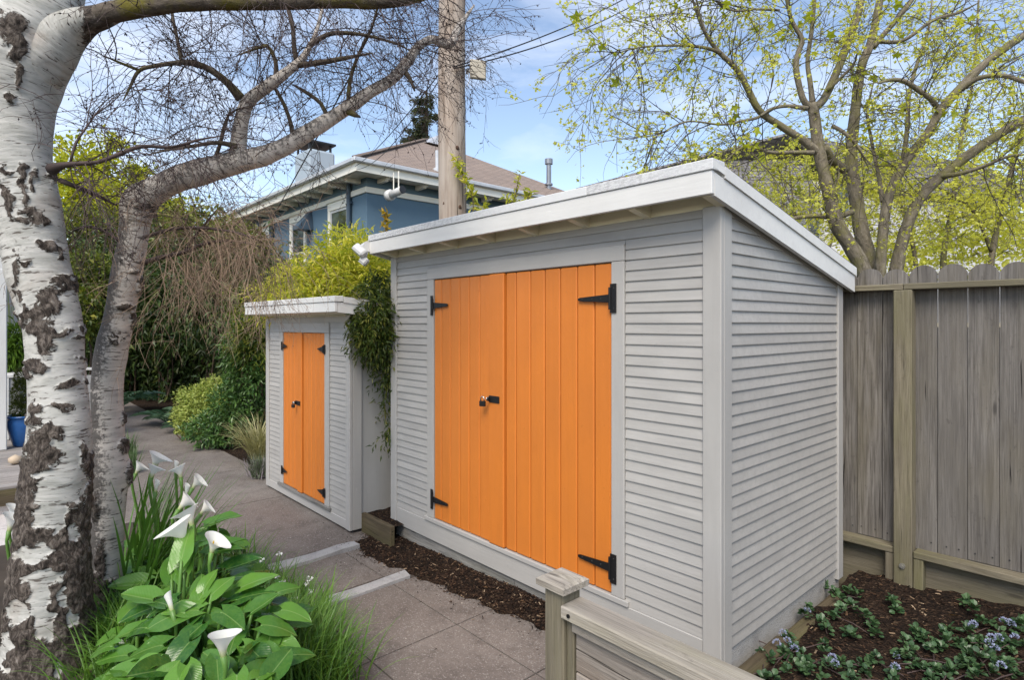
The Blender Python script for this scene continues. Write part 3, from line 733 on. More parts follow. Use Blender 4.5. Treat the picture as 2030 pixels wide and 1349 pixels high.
def shingles(name, a, b):
    m = Mat(name); r = m.n('TexBrick', {'Vector': m.n('Mapping', {'Vector': m.n('UVMap').outputs[0], 'Scale': (1, 1, 1)}).outputs[0], 'Color1': a, 'Color2': b, 'Mortar': tuple(x * .45 for x in a), 'Scale': 1., 'Mortar Size': .014, 'Brick Width': .32, 'Row Height': .14, 'Bias': .1})
    w = m.coord('Object'); k = m.mix(m.ramp(m.noise(w, 1.2, 5), [(.35, 0.), (.7, .4)]), r.outputs[0], tuple(x * .7 for x in a))
    return m.pbr(k, .9, m.bump(m.math('ADD', m.noise(w, 60, 3), m.math('MULTIPLY', r.outputs[1], -3.)), .5, .012), .15)
M_ROOF = shingles('brown_roof_shingles', (.33, .26, .215), (.25, .20, .17)); M_ROOFG = shingles('grey_roof_shingles', (.17, .165, .165), (.22, .21, .21))
HZ = EYE
house = thing('blue_house', (-17, 11, 0), 'blue stucco house with cream eaves and brown hipped shingle roof behind the shrubs', 'house')
UW, VW = -13.6, 7.34
g = Geo(); g.box(-31, UW, VW, 17.2, 0, HZ + 3.90, .01); g.out('wall', M_BLUE, house)
ZE = HZ + 4.0; ov = .60
C = np.array([UW + ov, VW - ov]); ZPK = HZ + 7.08
def roofplane(name, pts, parent, mat):
    pts = np.array(pts); n = np.cross(pts[1] - pts[0], pts[2] - pts[0]); n /= np.linalg.norm(n)
    if n[2] < 0: pts = pts[::-1]; n = -n
    e = np.cross([0, 0, 1], n); e /= np.linalg.norm(e); s = np.cross(n, e); lo = pts - n * .07; k = len(pts)
    me = mesh(name, np.vstack([pts, lo]), [tuple(range(k)), tuple(range(2 * k - 1, k - 1, -1))] + [(i, k + i, k + (i + 1) % k, (i + 1) % k) for i in range(k)])
    uv = me.uv_layers.new(name='UVMap'); allp = np.vstack([pts, lo])
    for l in me.loops: uv.data[l.index].uv = (allp[l.vertex_index] @ e, allp[l.vertex_index] @ s)
    return link(name, me, parent, mat=mat)
pk = np.array([UW + ov - 6, VW - ov + 6, ZPK]); pk2 = np.array([-25., VW - ov + 6, ZPK])
ec = np.array([C[0], C[1], ZE]); er = np.array([C[0], 17.3, ZE]); el = np.array([-31.5, C[1], ZE])
roofplane('roof_slope', [ec, er, pk], house, M_ROOF)
roofplane('roof_slope', [ec, pk, pk2, el], house, M_ROOF)
roofplane('roof_slope', [er, pk + np.array([0, .01, -.02]), pk2 + np.array([0, .01, -.02]), [-31.5, 17.3, ZE]], house, M_ROOF)
# hip and ridge caps: short overlapping pieces
g = Geo()
for k in range(34):
    a = ec + (pk - ec) * (k / 34); b = ec + (pk - ec) * ((k + 1.25) / 34); x = Vector(b - a).normalized()
    g.obox((a + b) / 2 + np.array([0, 0, .035]), (np.linalg.norm(b - a), .22, .03), axes(x, (0, 0, 1)), .006)
g.out('ridge_cap', M_ROOF, house)
# eaves: soffit, fascia, gutter
SOF = HZ + 3.74
g = Geo(); g.box(C[0] - .60, C[0] - .03, C[1] + .03, 17.2, SOF, SOF + .04); g.box(-31.4, C[0] - .605, C[1] + .03, C[1] + .60, SOF, SOF + .04); g.out('soffit', M_CREAM, house)
bx('eave_fascia', C[0] - .03, C[0], C[1], 17.2, SOF - .05, SOF + .17, M_CREAM, house, .004, 'y')
bx('eave_fascia', -31.4, C[0] - .031, C[1], C[1] + .03, SOF - .05, SOF + .17, M_CREAM, house, .004, 'x')
bx('gutter', C[0] + .002, C[0] + .11, C[1] - .11, 17.2, SOF + .15, SOF + .265, M_GUT, house, .02, 'y')
bx('gutter', -31.4, C[0], C[1] - .11, C[1] - .002, SOF + .15, SOF + .265, M_GUT, house, .02, 'x')
def bracket(x, y, dx, dy):
    g = Geo(); R = axes((dx, dy, 0), (0, 0, 1))
    g.obox((x + dx * .20, y + dy * .20, SOF - .062), (.40, .11, .12), R, .012); g.obox((x + dx * .43, y + dy * .43, SOF - .045), (.10, .11, .085), R, .012)
    g.out('eave_bracket', M_CREAM, house)
for k in range(12): bracket(UW - .35 - k * .80, VW, 0, -1)
for k in range(8): bracket(UW, VW + .35 + k * 1.15, 1, 0)
ZB = HZ + 3.42
bx('belt_course', UW - .001, UW + .055, VW - .05, 17.2, ZB - .075, ZB + .075, M_CREAM, house, .01, 'y')
bx('belt_course', -31, UW - .002, VW - .05, VW + .001, ZB - .075, ZB + .075, M_CREAM, house, .01, 'x')
def downpipe(px, r=.055):
    x = PV(px, 450, VW)[0]; g = Geo(); g.tube([(x, VW - .085, SOF - .01), (x, VW - .085, .2)], r, 10)
    for z in (HZ + 3.2, HZ + 2.2): g.box(x - r * 1.4, x + r * 1.4, VW - .09, VW - .002, z - .03, z + .03)
    g.out('downpipe', M_BLUEP, house)
downpipe(697, .06); downpipe(690 - 147, .075); downpipe(519, .05)
def window(px0, px1, z0, z1, mull=True):
    x0 = PV(px0, 450, VW)[0]; x1 = PV(px1, 450, VW)[0]; g = Geo(); t = .13
    g.box(x0, x1, VW - .06, VW + .01, z1, z1 + .22, .01); g.box(x0 - .06, x1 + .06, VW - .10, VW + .01, z1 + .221, z1 + .27, .01)
    g.box(x0, x0 + t, VW - .055, VW + .01, z0, z1 - .001, .006); g.box(x1 - t, x1, VW - .055, VW + .01, z0, z1 - .001, .006)
    g.box(x0 - .05, x1 + .05, VW - .10, VW + .01, z0 - .08, z0 - .001, .01)
    w = g.out('window', M_CREAM, house)
    s = Geo(); a, b = x0 + t + .002, x1 - t - .002
    s.box(a, a + .06, VW - .035, VW + .01, z0 + .002, z1 - .002); s.box(b - .06, b, VW - .035, VW + .01, z0 + .002, z1 - .002)
    s.box(a + .061, b - .061, VW - .034, VW + .01, z1 - .07, z1 - .003); s.box(a + .061, b - .061, VW - .034, VW + .01, z0 + .003, z0 + .07)
    zm = (z0 + z1) / 2; s.box(a + .061, b - .061, VW - .036, VW + .01, zm - .03, zm + .03)
    s.out('sash', M_WHITEP, w)
    for (q0, q1) in ((z0 + .071, zm - .031), (zm + .031, z1 - .071)):
        p = Geo(); p.box(a + .0612, b - .0612, VW - .016, VW - .008, q0, q1, .001); p.out('pane', M_GLASS, w)
ztopw = HZ + 3.14; zb = HZ + 1.2
window(653, 695, zb, ztopw); window(577, 609, zb, ztopw); window(489, 514, zb, ztopw - .05); window(515, 538, zb, ztopw - .05)
c = PV(618, 440, VW); g = Geo(); x = c[0]; z = c[2]
V_ = [(x - .26, VW - .002, z + .34), (x + .02, VW - .002, z + .34), (x - .30, VW - .45, z - .18), (x + .12, VW - .45, z - .18), (x - .30, VW - .002, z - .18), (x + .12, VW - .002, z - .18), (x - .30, VW - .45, z - .26), (x + .12, VW - .45, z - .26), (x - .30, VW - .002, z - .26), (x + .12, VW - .002, z - .26)]
g.add(V_, [(0, 2, 3, 1), (0, 4, 2), (1, 3, 5), (2, 6, 7, 3), (4, 8, 6, 2), (3, 7, 9, 5), (6, 8, 9, 7)]); g.out('vent_hood', M_BLUEP, house)
ch = PV(611, 300, 7.95); g = Geo(); g.box(ch[0] - .56, ch[0] + .56, 7.72, 8.62, HZ + 3.2, PV(611, 296, 7.8)[2], .07); g.out('chimney', M_GREYCH, house)
g = Geo(); g.box(ch[0] - .58, ch[0] + .58, 7.70, 8.64, PV(611, 283, 7.8)[2], PV(611, 279, 7.8)[2], .01)
for (qx, qy) in ((-.45, 7.8), (.45, 7.8), (-.45, 8.5), (.45, 8.5)): g.box(ch[0] + qx - .03, ch[0] + qx + .03, qy - .03, qy + .03, PV(611, 297, 7.8)[2], PV(611, 283, 7.8)[2])
g.out('chimney_cap', M_DARK, house)
# white vent pipe and dormer on the right roof slope, metal flue far right
def on_right(px, py):                     # meet the right-hand roof plane
    n = np.cross(er - ec, pk - ec); r = ray(px, py); o = np.array([0, 0, EYE]); t = ((ec - o) @ n) / (r @ n); return o + t * r
q = on_right(867, 338); g = Geo(); g.tube([q - np.array([0, 0, .3]), q + np.array([0, 0, .55])], .06, 10); g.tube([q - np.array([0, 0, .1]), q + np.array([0, 0, .05])], .13, 10); g.out('vent_pipe', M_GUT, house)
q = on_right(1088, 374); g = Geo(); g.tube([q - np.array([0, 0, .3]), q + np.array([0, 0, .95])], .085, 12); g.tube([q + np.array([0, 0, .86]), q + np.array([0, 0, 1.04])], .14, 12); g.tube([q + np.array([0, 0, .12]), q + np.array([0, 0, .17])], .14, 12); g.out('flue_pipe', plain('galvanised_flue', (.30, .31, .33), .4, .7), house)
q = on_right(868, 288); g = Geo()
V_ = np.array([(q[0] + .5, q[1] - .75, q[2] - .15), (q[0] + .5, q[1] + .75, q[2] - .15), (q[0] + .35, q[1], q[2] + .38), (q[0] - 1.2, q[1] - .9, q[2] + .1), (q[0] - 1.2, q[1] + .9, q[2] + .1), (q[0] - 1.2, q[1], q[2] + .40)])
g.add(V_, [(0, 1, 2), (0, 2, 5, 3), (1, 4, 5, 2), (3, 5, 4), (0, 3, 4, 1)]); g.out('skylight', M_GUT, house)
# white cylinder lamp hanging below the eave
a = P(776, 386, 14.6); b = P(798, 376, 14.3); g = Geo(); g.tube([a, b], .095, 16); g.out('eave_lamp', M_WHITEP, house, True); lampo = house.children[-1]
g = Geo(); g.tube([a - (b - a) * .30, a - (b - a) * .02], .14, 16); g.out('lamp_cap', M_WHITEP, lampo, True)
g = Geo(); g.tube([b, b + (b - a) * .04], .098, 16); g.out('lamp_lens', M_DARK, lampo)
for s_ in (.2, .65):
    p = a + (b - a) * s_; g = Geo(); g.tube([p, np.array([p[0], p[1], SOF])], .014, 5); g.out('hanger', M_CREAM, lampo)

# ---- neighbour's house at the right, seen through the maple
nb = thing('grey_house', (-2, 14, 0), 'house with dark grey shingle roof and white gable behind the leafing maple', 'house')
Z = 15.
A_, B_ = P(1150, 374, Z), P(1562, 266, Z)
d2 = np.array([0.35, .94, 0]); side = (B_ - A_); 
wl = np.array([P(1440, 640, Z), P(1700, 640, Z), P(1700, 385, Z), P(1562, 352, Z), P(1440, 384, Z)])
wl2 = wl + d2 * 7
g = Geo(); g.add(np.vstack([wl, wl2]), [(4, 3, 2, 1, 0), (5, 6, 7, 8, 9)] + [(i, (i + 1) % 5, 5 + (i + 1) % 5, 5 + i) for i in range(5)]); g.out('wall', stucco('pale_wall', (.62, .62, .62)), nb)
back = d2 * 8; off = -d2 * .12
roofplane('roof_slope', [A_ + off, B_ + off, B_ + back, A_ + back], nb, M_ROOFG)
E_ = P(1745, 372, Z); roofplane('roof_slope', [B_ + off, E_ + off, E_ + back, B_ + back], nb, M_ROOFG)
# tiled front roof running down in front of the gable
roofplane('roof_slope', [P(1390, 418, 13.6), P(1630, 424, 13.6), P(1600, 318, 15.2), P(1430, 318, 15.2)], nb, M_ROOFG)
for (a0, a1, b0, b1) in [(1604, 1622, 430, 470), (1655, 1680, 372, 420), (1560, 1590, 455, 500)]:
    pts = [P(a0, b1, Z - .05), P(a1, b1, Z - .05), P(a1, b0, Z - .05), P(a0, b0, Z - .05)]; pts2 = [p + d2 * .04 for p in pts]
    g = Geo(); g.add(np.array(pts + pts2), [(0, 1, 2, 3), (7, 6, 5, 4)] + [(i, (i + 1) % 4, 4 + (i + 1) % 4, 4 + i) for i in range(4)]); g.out('window', M_GLASS, nb)
q = P(1361, 319, Z - .3); g = Geo(); g.tube([q - np.array([0, 0, .3]), q], .07, 8); g.tube([q, q + np.array([0, 0, .05])], .13, 10); g.out('vent_pipe', M_GUT, nb)

# ================================================================== POLE AND WIRES
M_DARKW = plain('dark_knot', (.09, .05, .032), .9)
pole = thing('utility_pole', (-5.25, 3.89, 0), 'thick weathered wooden utility pole rising behind the big shed', 'pole')
bxy = P(898, 430, 6.5); zz = np.linspace(-.2, 8.5, 60)
pts = np.stack([np.full(60, bxy[0]) + .012 * np.sin(zz * 1.1), np.full(60, bxy[1]) + .010 * np.sin(zz * .8 + 1), zz], -1)
v_, f_, at = tube(pts, np.interp(zz, [0, 3, 8], [.158, .153, .138]), 28)
def polemat():
    m = Mat('old_pole_wood'); c = m.coord('Object', (9, 9, .35)); w = m.coord('Object', (3, 3, .8))
    g_ = m.noise(c, 3, 7, .7, .4); b_ = m.noise(w, 1.2, 5, .6)
    k = m.mix(m.ramp(g_, [(.34, 0.), (.62, 1.)]), (.20, .15, .115), (.42, .345, .285)); k = m.mix(m.ramp(b_, [(.45, 0.), (.65, .6)]), k, (.46, .41, .36))
    kn = m.n('TexVoronoi', {'Vector': m.coord('Object', (4, 4, 1.5)), 'Scale': 1.1}).outputs['Distance']
    k = m.mix(m.ramp(kn, [(.06, .9), (.13, 0.)]), k, (.10, .055, .035))
    cr_ = m.noise(m.coord('Object', (14, 14, .25)), 3, 3, .5); crk = m.ramp(cr_, [(.30, 1.), (.34, 0.)])
    k = m.mix(crk, k, (.06, .045, .035))
    return m.pbr(k, .9, m.bump(m.math('SUBTRACT', g_, m.math('MULTIPLY', crk, .7)), .8, .012), .15)
link('shaft', mesh('shaft', v_, f_, smooth=True), pole, mat=polemat())
for (px, py, r) in [(884, 120, .022), (917, 160, .017), (884, 408, .03), (912, 415, .034), (908, 300, .03)]:
    c = P(px, py, 6.5) - 0 * FV; off = (c - np.array([bxy[0], bxy[1], c[2]])); 
    rr = .148; s = off @ RV; c = np.array([bxy[0], bxy[1], c[2]]) + RV * s - FV * math.sqrt(max(rr * rr - s * s, 1e-4))
    vv, ff = ico(r); link('knot', mesh('knot', vv * np.array([1, 1, 1.25]) * .9, ff, smooth=True), pole, Matrix.Translation(Vv(c + FV * r * .55)), M_DARKW)
pn = thing('antenna_panel', P(947, 137, 6.4), 'small flat beige panel antenna bracketed to the side of the utility pole', 'antenna')
n_ = Vector((-.35, -.75, -.1)); c = P(947.5, 137.5, 6.4); R = axes(Vector(RV) * .94 + Vector(FV) * .30, (0.02, 0, 1))
g = Geo(); g.obox(c, (.178, .028, .205), R, .0125); g.out('panel', plain('beige_plastic', (.50, .45, .36), .5), pn)
g = Geo(); g.obox(c + np.array(FV) * .016, (.182, .012, .21), R, .005); g.out('rim', plain('grey_rim', (.30, .30, .30), .5), pn)
g = Geo(); g.tube([P(927, 143, 6.46), P(944, 138, 6.43)], .013, 8); g.tube([P(926, 146, 6.5), P(929, 136, 6.46)], .018, 8); g.tube([P(928, 144, 6.45), P(931, 160, 6.46), P(925, 172, 6.44)], .005, 5); g.out('bracket', M_GUT, pn)
M_WIRE = plain('black_cable', (.015, .015, .017), .5)
def wire(a, b, sag, r, label, group=None):
    t = np.linspace(0, 1, 30)[:, None]; pts = np.asarray(a) * (1 - t) + np.asarray(b) * t; pts[:, 2] -= (4 * sag * t * (1 - t))[:, 0]
    v_, f_, _ = tube(pts, r, 5); tag(link('overhead_wire', mesh('overhead_wire', v_, f_, smooth=True), mat=M_WIRE), label, 'wire', group)
pa = P(900, 132, 6.3)
wire(pa, P(1300, -38, 9), .10, .008, 'upper of two thin black wires running from the pole across the sky', 'overhead wires'); wire(pa + np.array([0, 0, -.02]), P(1310, -22, 9.1), .14, .008, 'lower of two thin black wires running from the pole across the sky', 'overhead wires')
wire(P(884, 128, 6.35), P(704, 330, 14.1), .12, .007, 'left of two slack wires from the pole to the blue house corner', 'house service wires'); wire(P(884, 138, 6.35), P(707, 336, 14.0), .25, .006, 'right of two slack wires from the pole to the blue house corner', 'house service wires')
wire(P(696, 148, 12), P(505, 493, 21.5), .05, .016, 'thick black cable slanting down to the blue house left window')

# ================================================================== FAR LEFT: PORCH, DECK, PATIO
M_GW = paint('porch_grey_paint', (.42, .42, .42), .15); M_WW = paint('porch_white_paint', (.66, .66, .64), .12)
porch = thing('porch', (-10, -.3, 0), 'grey clad porch with white column and eave at the left edge', 'porch')
bx('back_wall', -11.9, -11.7, -4.5, .55, .25, 2.4, M_GW, porch, .01, 'y')
q = P(-4, 700, 7.0); bx('column', q[0] - .08, q[0] + .08, q[1] - .08, q[1] + .08, .25, 2.40, M_WW, porch, .01, 'z')
bx('eave_fascia', -10.3, -10.2, -4.5, PU(22, 520, -10.2)[1], 2.42, 2.62, M_WW, porch, .006, 'y')
bx('porch_roof', -12.2, -10.305, -4.5, PU(20, 520, -10.25)[1], 2.60, 2.68, M_FELT, porch, .01, 'y')
pl = thing('planter_box', (-10, -.6, .25), 'grey boarded planter box with flat white cap beside the porch column', 'planter')
yr = PU(40, 800, -9.95)[1]
for k in range(6): bx('board', -10.0, -9.975, -3.5, yr, .255 + k * .132, .255 + (k + 1) * .132 - .006, M_GW, pl, .003, 'y')
bx('cap', -10.45, -9.955, -3.5, yr + .04, 1.052, 1.092, M_WW, pl, .004, 'y'); bx('post', -9.974, -9.955, PU(12, 800, -9.95)[1] - .05, PU(12, 800, -9.95)[1] + .03, .255, 1.05, M_WW, pl, .004, 'z')
bx('end_panel', -10.45, -10.0, yr - .03, yr - .002, .255, 1.05, M_GW, pl, .003, 'z'); bx('soil', -10.44, -10.002, -3.45, yr - .04, .80, 1.04, M_MULCH, pl, .003, 'y')
deck = thing('deck', (-8.5, -.5, 0), 'weathered grey plank deck with low front step at the left edge', 'deck')
for k in range(25): bx('plank', -7.13 - (k + 1) * .142, -7.13 - k * .142 - .006, -4.2, .95, .224, .25, M_DECK, deck, .003, 'y')
bx('front_board', -7.165, -7.131, -4.2, .95, .075, .222, M_TIMBER, deck, .004, 'y'); bx('end_board', -10.7, -7.166, .952, .985, .03, .222, M_TIMBER, deck, .004, 'x')
bx('riser', -7.20, -7.17, -4.2, .93, -.02, .074, M_PAVER, deck, .004, 'y')
patio = tag(link('patio', mesh('patio', *(lambda a: (a[0], [a[1]]))(sheet(-7.16, -4.4, -4, .58, 8, 8, lambda X, Y: X * 0 - .016))), mat=M_JOINT), kind='structure')
for a in range(5):
    for b in range(5): slab(-7.14 + a * .5 + .005, -7.14 + (a + 1) * .5 - .005, -1.75 + b * .46 + .005, -1.75 + (b + 1) * .46 - .005, .002 + .002 * ((a * 3 + b) % 3), .05, .004, M_PAVER, 'paver', patio)
# round stone on the deck
vv, ff = ico(.07); st = link('stone', mesh('stone', vv * np.array([1.2, 1, .8]), ff, smooth=True), None, Matrix.Translation(Vv(G(30, 912, .30))), plain('pale_stone', (.5, .40, .29), .8)); tag(st, 'smooth tan stone lying on the deck planks beside the birch trunk', 'stone')
# blue glazed pot with a clipped conifer
def lathe(prof, sides=32):
    a = np.arange(sides) / sides * 2 * math.pi; V_ = np.array([(r * math.cos(t), r * math.sin(t), z) for (r, z) in prof for t in a]); n = len(prof)
    i = np.arange(n - 1)[:, None] * sides; j = np.arange(sides)[None]; j2 = (j + 1) % sides
    return V_, [np.stack([i + j, i + j2, i + sides + j2, i + sides + j], -1).reshape(-1, 4)]
M_BLUEPOT = plain('cobalt_glaze', (.02, .09, .27), .12, 0, .1, 12, .45)
pb = G(50, 884, .25); pt = thing('plant_pot', pb, 'tall cobalt blue glazed pot on the deck beside the planter box', 'pot')
v_, f_ = lathe([(.001, .01), (.105, .0), (.12, .02), (.15, .12), (.175, .24), (.18, .30), (.17, .345), (.178, .352), (.19, .36), (.19, .378), (.17, .38), (.158, .35), (.155, .33), (.001, .33)])
link('body', mesh('body', v_, f_, smooth=True), pt, Matrix.Translation(Vv(pb)), M_BLUEPOT)
# grey panel seen between the birch trunks
sc_ = thing('garden_screen', P(190, 830, 8.9), 'low grey slatted garden screen seen between the two birch trunks', 'screen'); 
a = P(150, 700, 8.9); b = P(215, 700, 8.9)
for k in range(7): board('slat', (a[0], a[1], .10 + k * .135), (b[0], b[1], .10 + k * .135), .128, .02, M_GW, sc_)
board('cap', (a[0], a[1], 1.07), (b[0], b[1], 1.07), .035, .10, M_WW, sc_)
# ================================================================== TREES
def birchmat(name, white, grey, lich, lichamt):
    m = Mat(name); L = m.attr('lc', (13, 13, 85)); lw = m.attr('lc', (5, 5, 22)); w = m.coord('Object'); d = m.fattr('dark'); sd = m.fattr('lich')
    len_ = m.noise(L, 1.0, 4, .6); peel = m.noise(lw, 1.3, 6, .65, .5); rag = m.noise(m.attr('lc', (26, 26, 34)), 1., 7, .75, .6); rag2 = m.noise(w, 60, 5, .7)
    k = m.mix(m.ramp(peel, [(.40, 0.), (.68, 1.)]), white, grey)
    k = m.mix(m.ramp(m.noise(w, 3.2, 4), [(.56, 0.), (.72, .45)]), k, (.36, .25, .185))
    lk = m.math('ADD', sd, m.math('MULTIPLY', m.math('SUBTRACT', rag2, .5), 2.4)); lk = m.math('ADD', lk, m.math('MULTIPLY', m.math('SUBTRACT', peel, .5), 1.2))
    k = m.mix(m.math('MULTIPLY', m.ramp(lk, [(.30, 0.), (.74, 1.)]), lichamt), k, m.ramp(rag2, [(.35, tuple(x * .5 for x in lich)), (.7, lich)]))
    k = m.mix(m.ramp(len_, [(.59, 0.), (.64, .85)]), k, (.07, .055, .045))
    fis = m.noise(m.attr('lc', (46, 46, 24)), 1.0, 8, .78, .9); bark = m.ramp(fis, [(.36, (.012, .010, .008)), (.48, (.075, .060, .050)), (.58, (.19, .16, .135)), (.70, (.36, .32, .28))])
    dk = m.math('ADD', d, m.math('MULTIPLY', m.math('SUBTRACT', rag, .5), 1.7)); mask = m.ramp(dk, [(.48, 0.), (.53, 1.)])
    k = m.mix(mask, k, bark)
    h = m.math('ADD', m.math('MULTIPLY', m.math('MULTIPLY', fis, mask), 2.2), m.math('ADD', m.math('MULTIPLY', len_, -.25), m.math('MULTIPLY', peel, .35)))
    return m.pbr(k, .8, m.bump(h, .9, .010), .2)
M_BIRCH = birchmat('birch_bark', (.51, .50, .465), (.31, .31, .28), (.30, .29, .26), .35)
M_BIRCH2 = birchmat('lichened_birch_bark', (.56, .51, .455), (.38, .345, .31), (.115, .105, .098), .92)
def barkmat(name, a, b, moss):
    m = Mat(name); w = m.coord('Object'); n = m.noise(m.attr('lc', (30, 30, 12)), 1, 6, .7, .5); mo = m.noise(w, 4, 5, .65); sp = m.noise(w, 70, 3, .6)
    k = m.mix(m.ramp(n, [(.34, 0.), (.66, 1.)]), a, b); k = m.mix(m.ramp(mo, [(.48, 0.), (.66, .8)]), k, moss); k = m.mix(m.ramp(sp, [(.62, 0.), (.72, .5)]), k, tuple(min(1, x * 2.2) for x in b))
    return m.pbr(k, .9, m.bump(m.math('ADD', n, m.math('MULTIPLY', sp, .4)), .8, .008), .15)
M_MAPLE = barkmat('mossy_maple_bark', (.10, .085, .062), (.27, .235, .18), (.19, .18, .06))
M_MOSSY = barkmat('mossy_limb_bark', (.045, .036, .028), (.15, .125, .10), (.13, .115, .012))
M_TWIG = plain('brown_twig', (.29, .20, .135), .75, 0, .2, 80, .4); M_TWIGD = plain('dark_twig', (.075, .050, .045), .75, 0, .2, 80, .4); M_BUD = plain('catkin_bud', (.035, .022, .02), .8)
M_TWIGM = plain('grey_maple_twig', (.10, .085, .065), .8)
M_STEMB = plain('brown_stem', (.11, .075, .05), .85, 0, .5, 30)

def limbpts(L):                    # (px, py, half width px, depth)
    p = np.array([P(a[0], a[1], a[3]) for a in L]); q = np.array([(a[0], a[1]) for a in L], dtype=float); t = np.gradient(q, axis=0); vert = np.abs(t[:, 1]) / (np.linalg.norm(t, axis=1) + 1e-9); X = (q[:, 0] - CXP) / FPX
    r = np.array([a[2] * a[3] / FPX for a in L]) / (1 + (np.sqrt(1 + X * X) - 1) * vert); return p, r
def pix(v):
    q = v - np.array([0, 0, EYE]); z = q @ FV; return CXP + FPX * (q @ RV) / z, HOR - FPX * q[:, 2] / z
def limb(name, L, parent, mat, sides=20, step=.03, rough=.05, darkf=None, lichf=None, disp=.0):
    p, r = limbpts(L); r = r.copy(); r[-1] = min(r[-1], .35 * r[-2]) if name == 'limb' and r[-1] < .02 else r[-1]; v_, f_, at = tube(p, r, sides, step)
    d = at['dirs']; rr = np.linalg.norm(at['lc'][:, :2], axis=1)
    v_ = v_ + d * (rr * rough * (fnoise(v_, 9, 3) + .6 * fnoise(v_, 23, 5)))[:, None]
    px, py = pix(v_); dk = darkf(px, py, v_) if darkf else .12 + .16 * fnoise(v_, 6, 2) + .25 * (fnoise(v_, 3, 9) > .55)
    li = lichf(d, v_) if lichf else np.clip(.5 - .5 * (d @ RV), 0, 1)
    if disp: v_ = v_ + d * (disp * np.clip((dk - .42) * 5, 0, 1) * (.5 + .9 * np.abs(fnoise(v_, 38, 4)) + .6 * np.abs(fnoise(v_ * np.array([1, 1, .6]), 90, 6))))[:, None]
    o = link(name, mesh(name, v_, f_, dict(lc=at['lc'], dark=dk, lich=li), True), parent, mat=mat)
    return p, r
def curve(start, dirs, length, k, wig, droop, upbias=0.):
    n = len(start); pts = [start]; d = norm(dirs); cur = start
    for i in range(k):
        d = norm(d + RNG.normal(0, wig, (n, 3)) + np.array([0, 0, -1.]) * np.asarray(droop).reshape(-1, 1) + np.array([0, 0, upbias]))
        cur = cur + d * (length / k)[:, None]; pts.append(cur)
    return np.stack(pts, 1)
def tube3(C_, r0, r1):
    n, k, _ = C_.shape; T = norm(np.gradient(C_, axis=1)); ref = norm(RNG.normal(0, 1, (n, 1, 3))); a = norm(np.cross(T, ref)); b = np.cross(T, a)
    rad = (np.asarray(r0).reshape(-1, 1) + (np.asarray(r1).reshape(-1, 1) - np.asarray(r0).reshape(-1, 1)) * np.linspace(0, 1, k)[None])[..., None]
    ring = np.stack([C_ + rad * (a * math.cos(t) + b * math.sin(t)) for t in (0, 2.094, 4.189)], 2)
    v_ = ring.reshape(-1, 3); base = (np.arange(n) * k * 3)[:, None, None]; i = (np.arange(k - 1) * 3)[None, :, None]; j = np.arange(3)[None, None]; j2 = (j + 1) % 3
    o = base + i; f_ = np.stack([o + j, o + j2, o + 3 + j2, o + 3 + j], -1).reshape(-1, 4); return v_, f_
def along(C_, n, lo=.2, hi=1.):
    """n random points on curves C_ with the local direction"""
    m_, k, _ = C_.shape; i = RNG.integers(0, m_, n); t = (lo + (hi - lo) * RNG.random(n)) * (k - 1); a = np.minimum(t.astype(int), k - 2); fr = (t - a)[:, None]
    return C_[i, a] * (1 - fr) + C_[i, a + 1] * fr, norm(C_[i, a + 1] - C_[i, a])
def limbsample(limbs, n, lo=.1, hi=1.0, weight=None):
    S = []; D = []
    w = np.array([np.sum(np.linalg.norm(np.diff(p, axis=0), axis=1)) for p, r in limbs]); w = w / w.sum() if weight is None else np.array(weight) / np.sum(weight)
    for (p, r), c in zip(limbs, RNG.multinomial(n, w)):
        t = (lo + (hi - lo) * RNG.random(c)) * (len(p) - 1); a = np.minimum(t.astype(int), len(p) - 2); fr = (t - a)[:, None]
        S.append(p[a] * (1 - fr) + p[a + 1] * fr); D.append(norm(p[a + 1] - p[a]))
    return np.vstack(S), np.vstack(D)
def offdir(D, ang, spread=.35, flat=1.0):
    """directions leaving D at about 'ang' radians"""
    r = RNG.normal(0, 1, D.shape); r = r - (r @ FV)[:, None] * FV * (1 - flat); r = norm(r - D * np.sum(r * D, 1, keepdims=True)); a = ang + RNG.normal(0, spread, len(D))
    return D * np.cos(a)[:, None] + r * np.sin(a)[:, None]

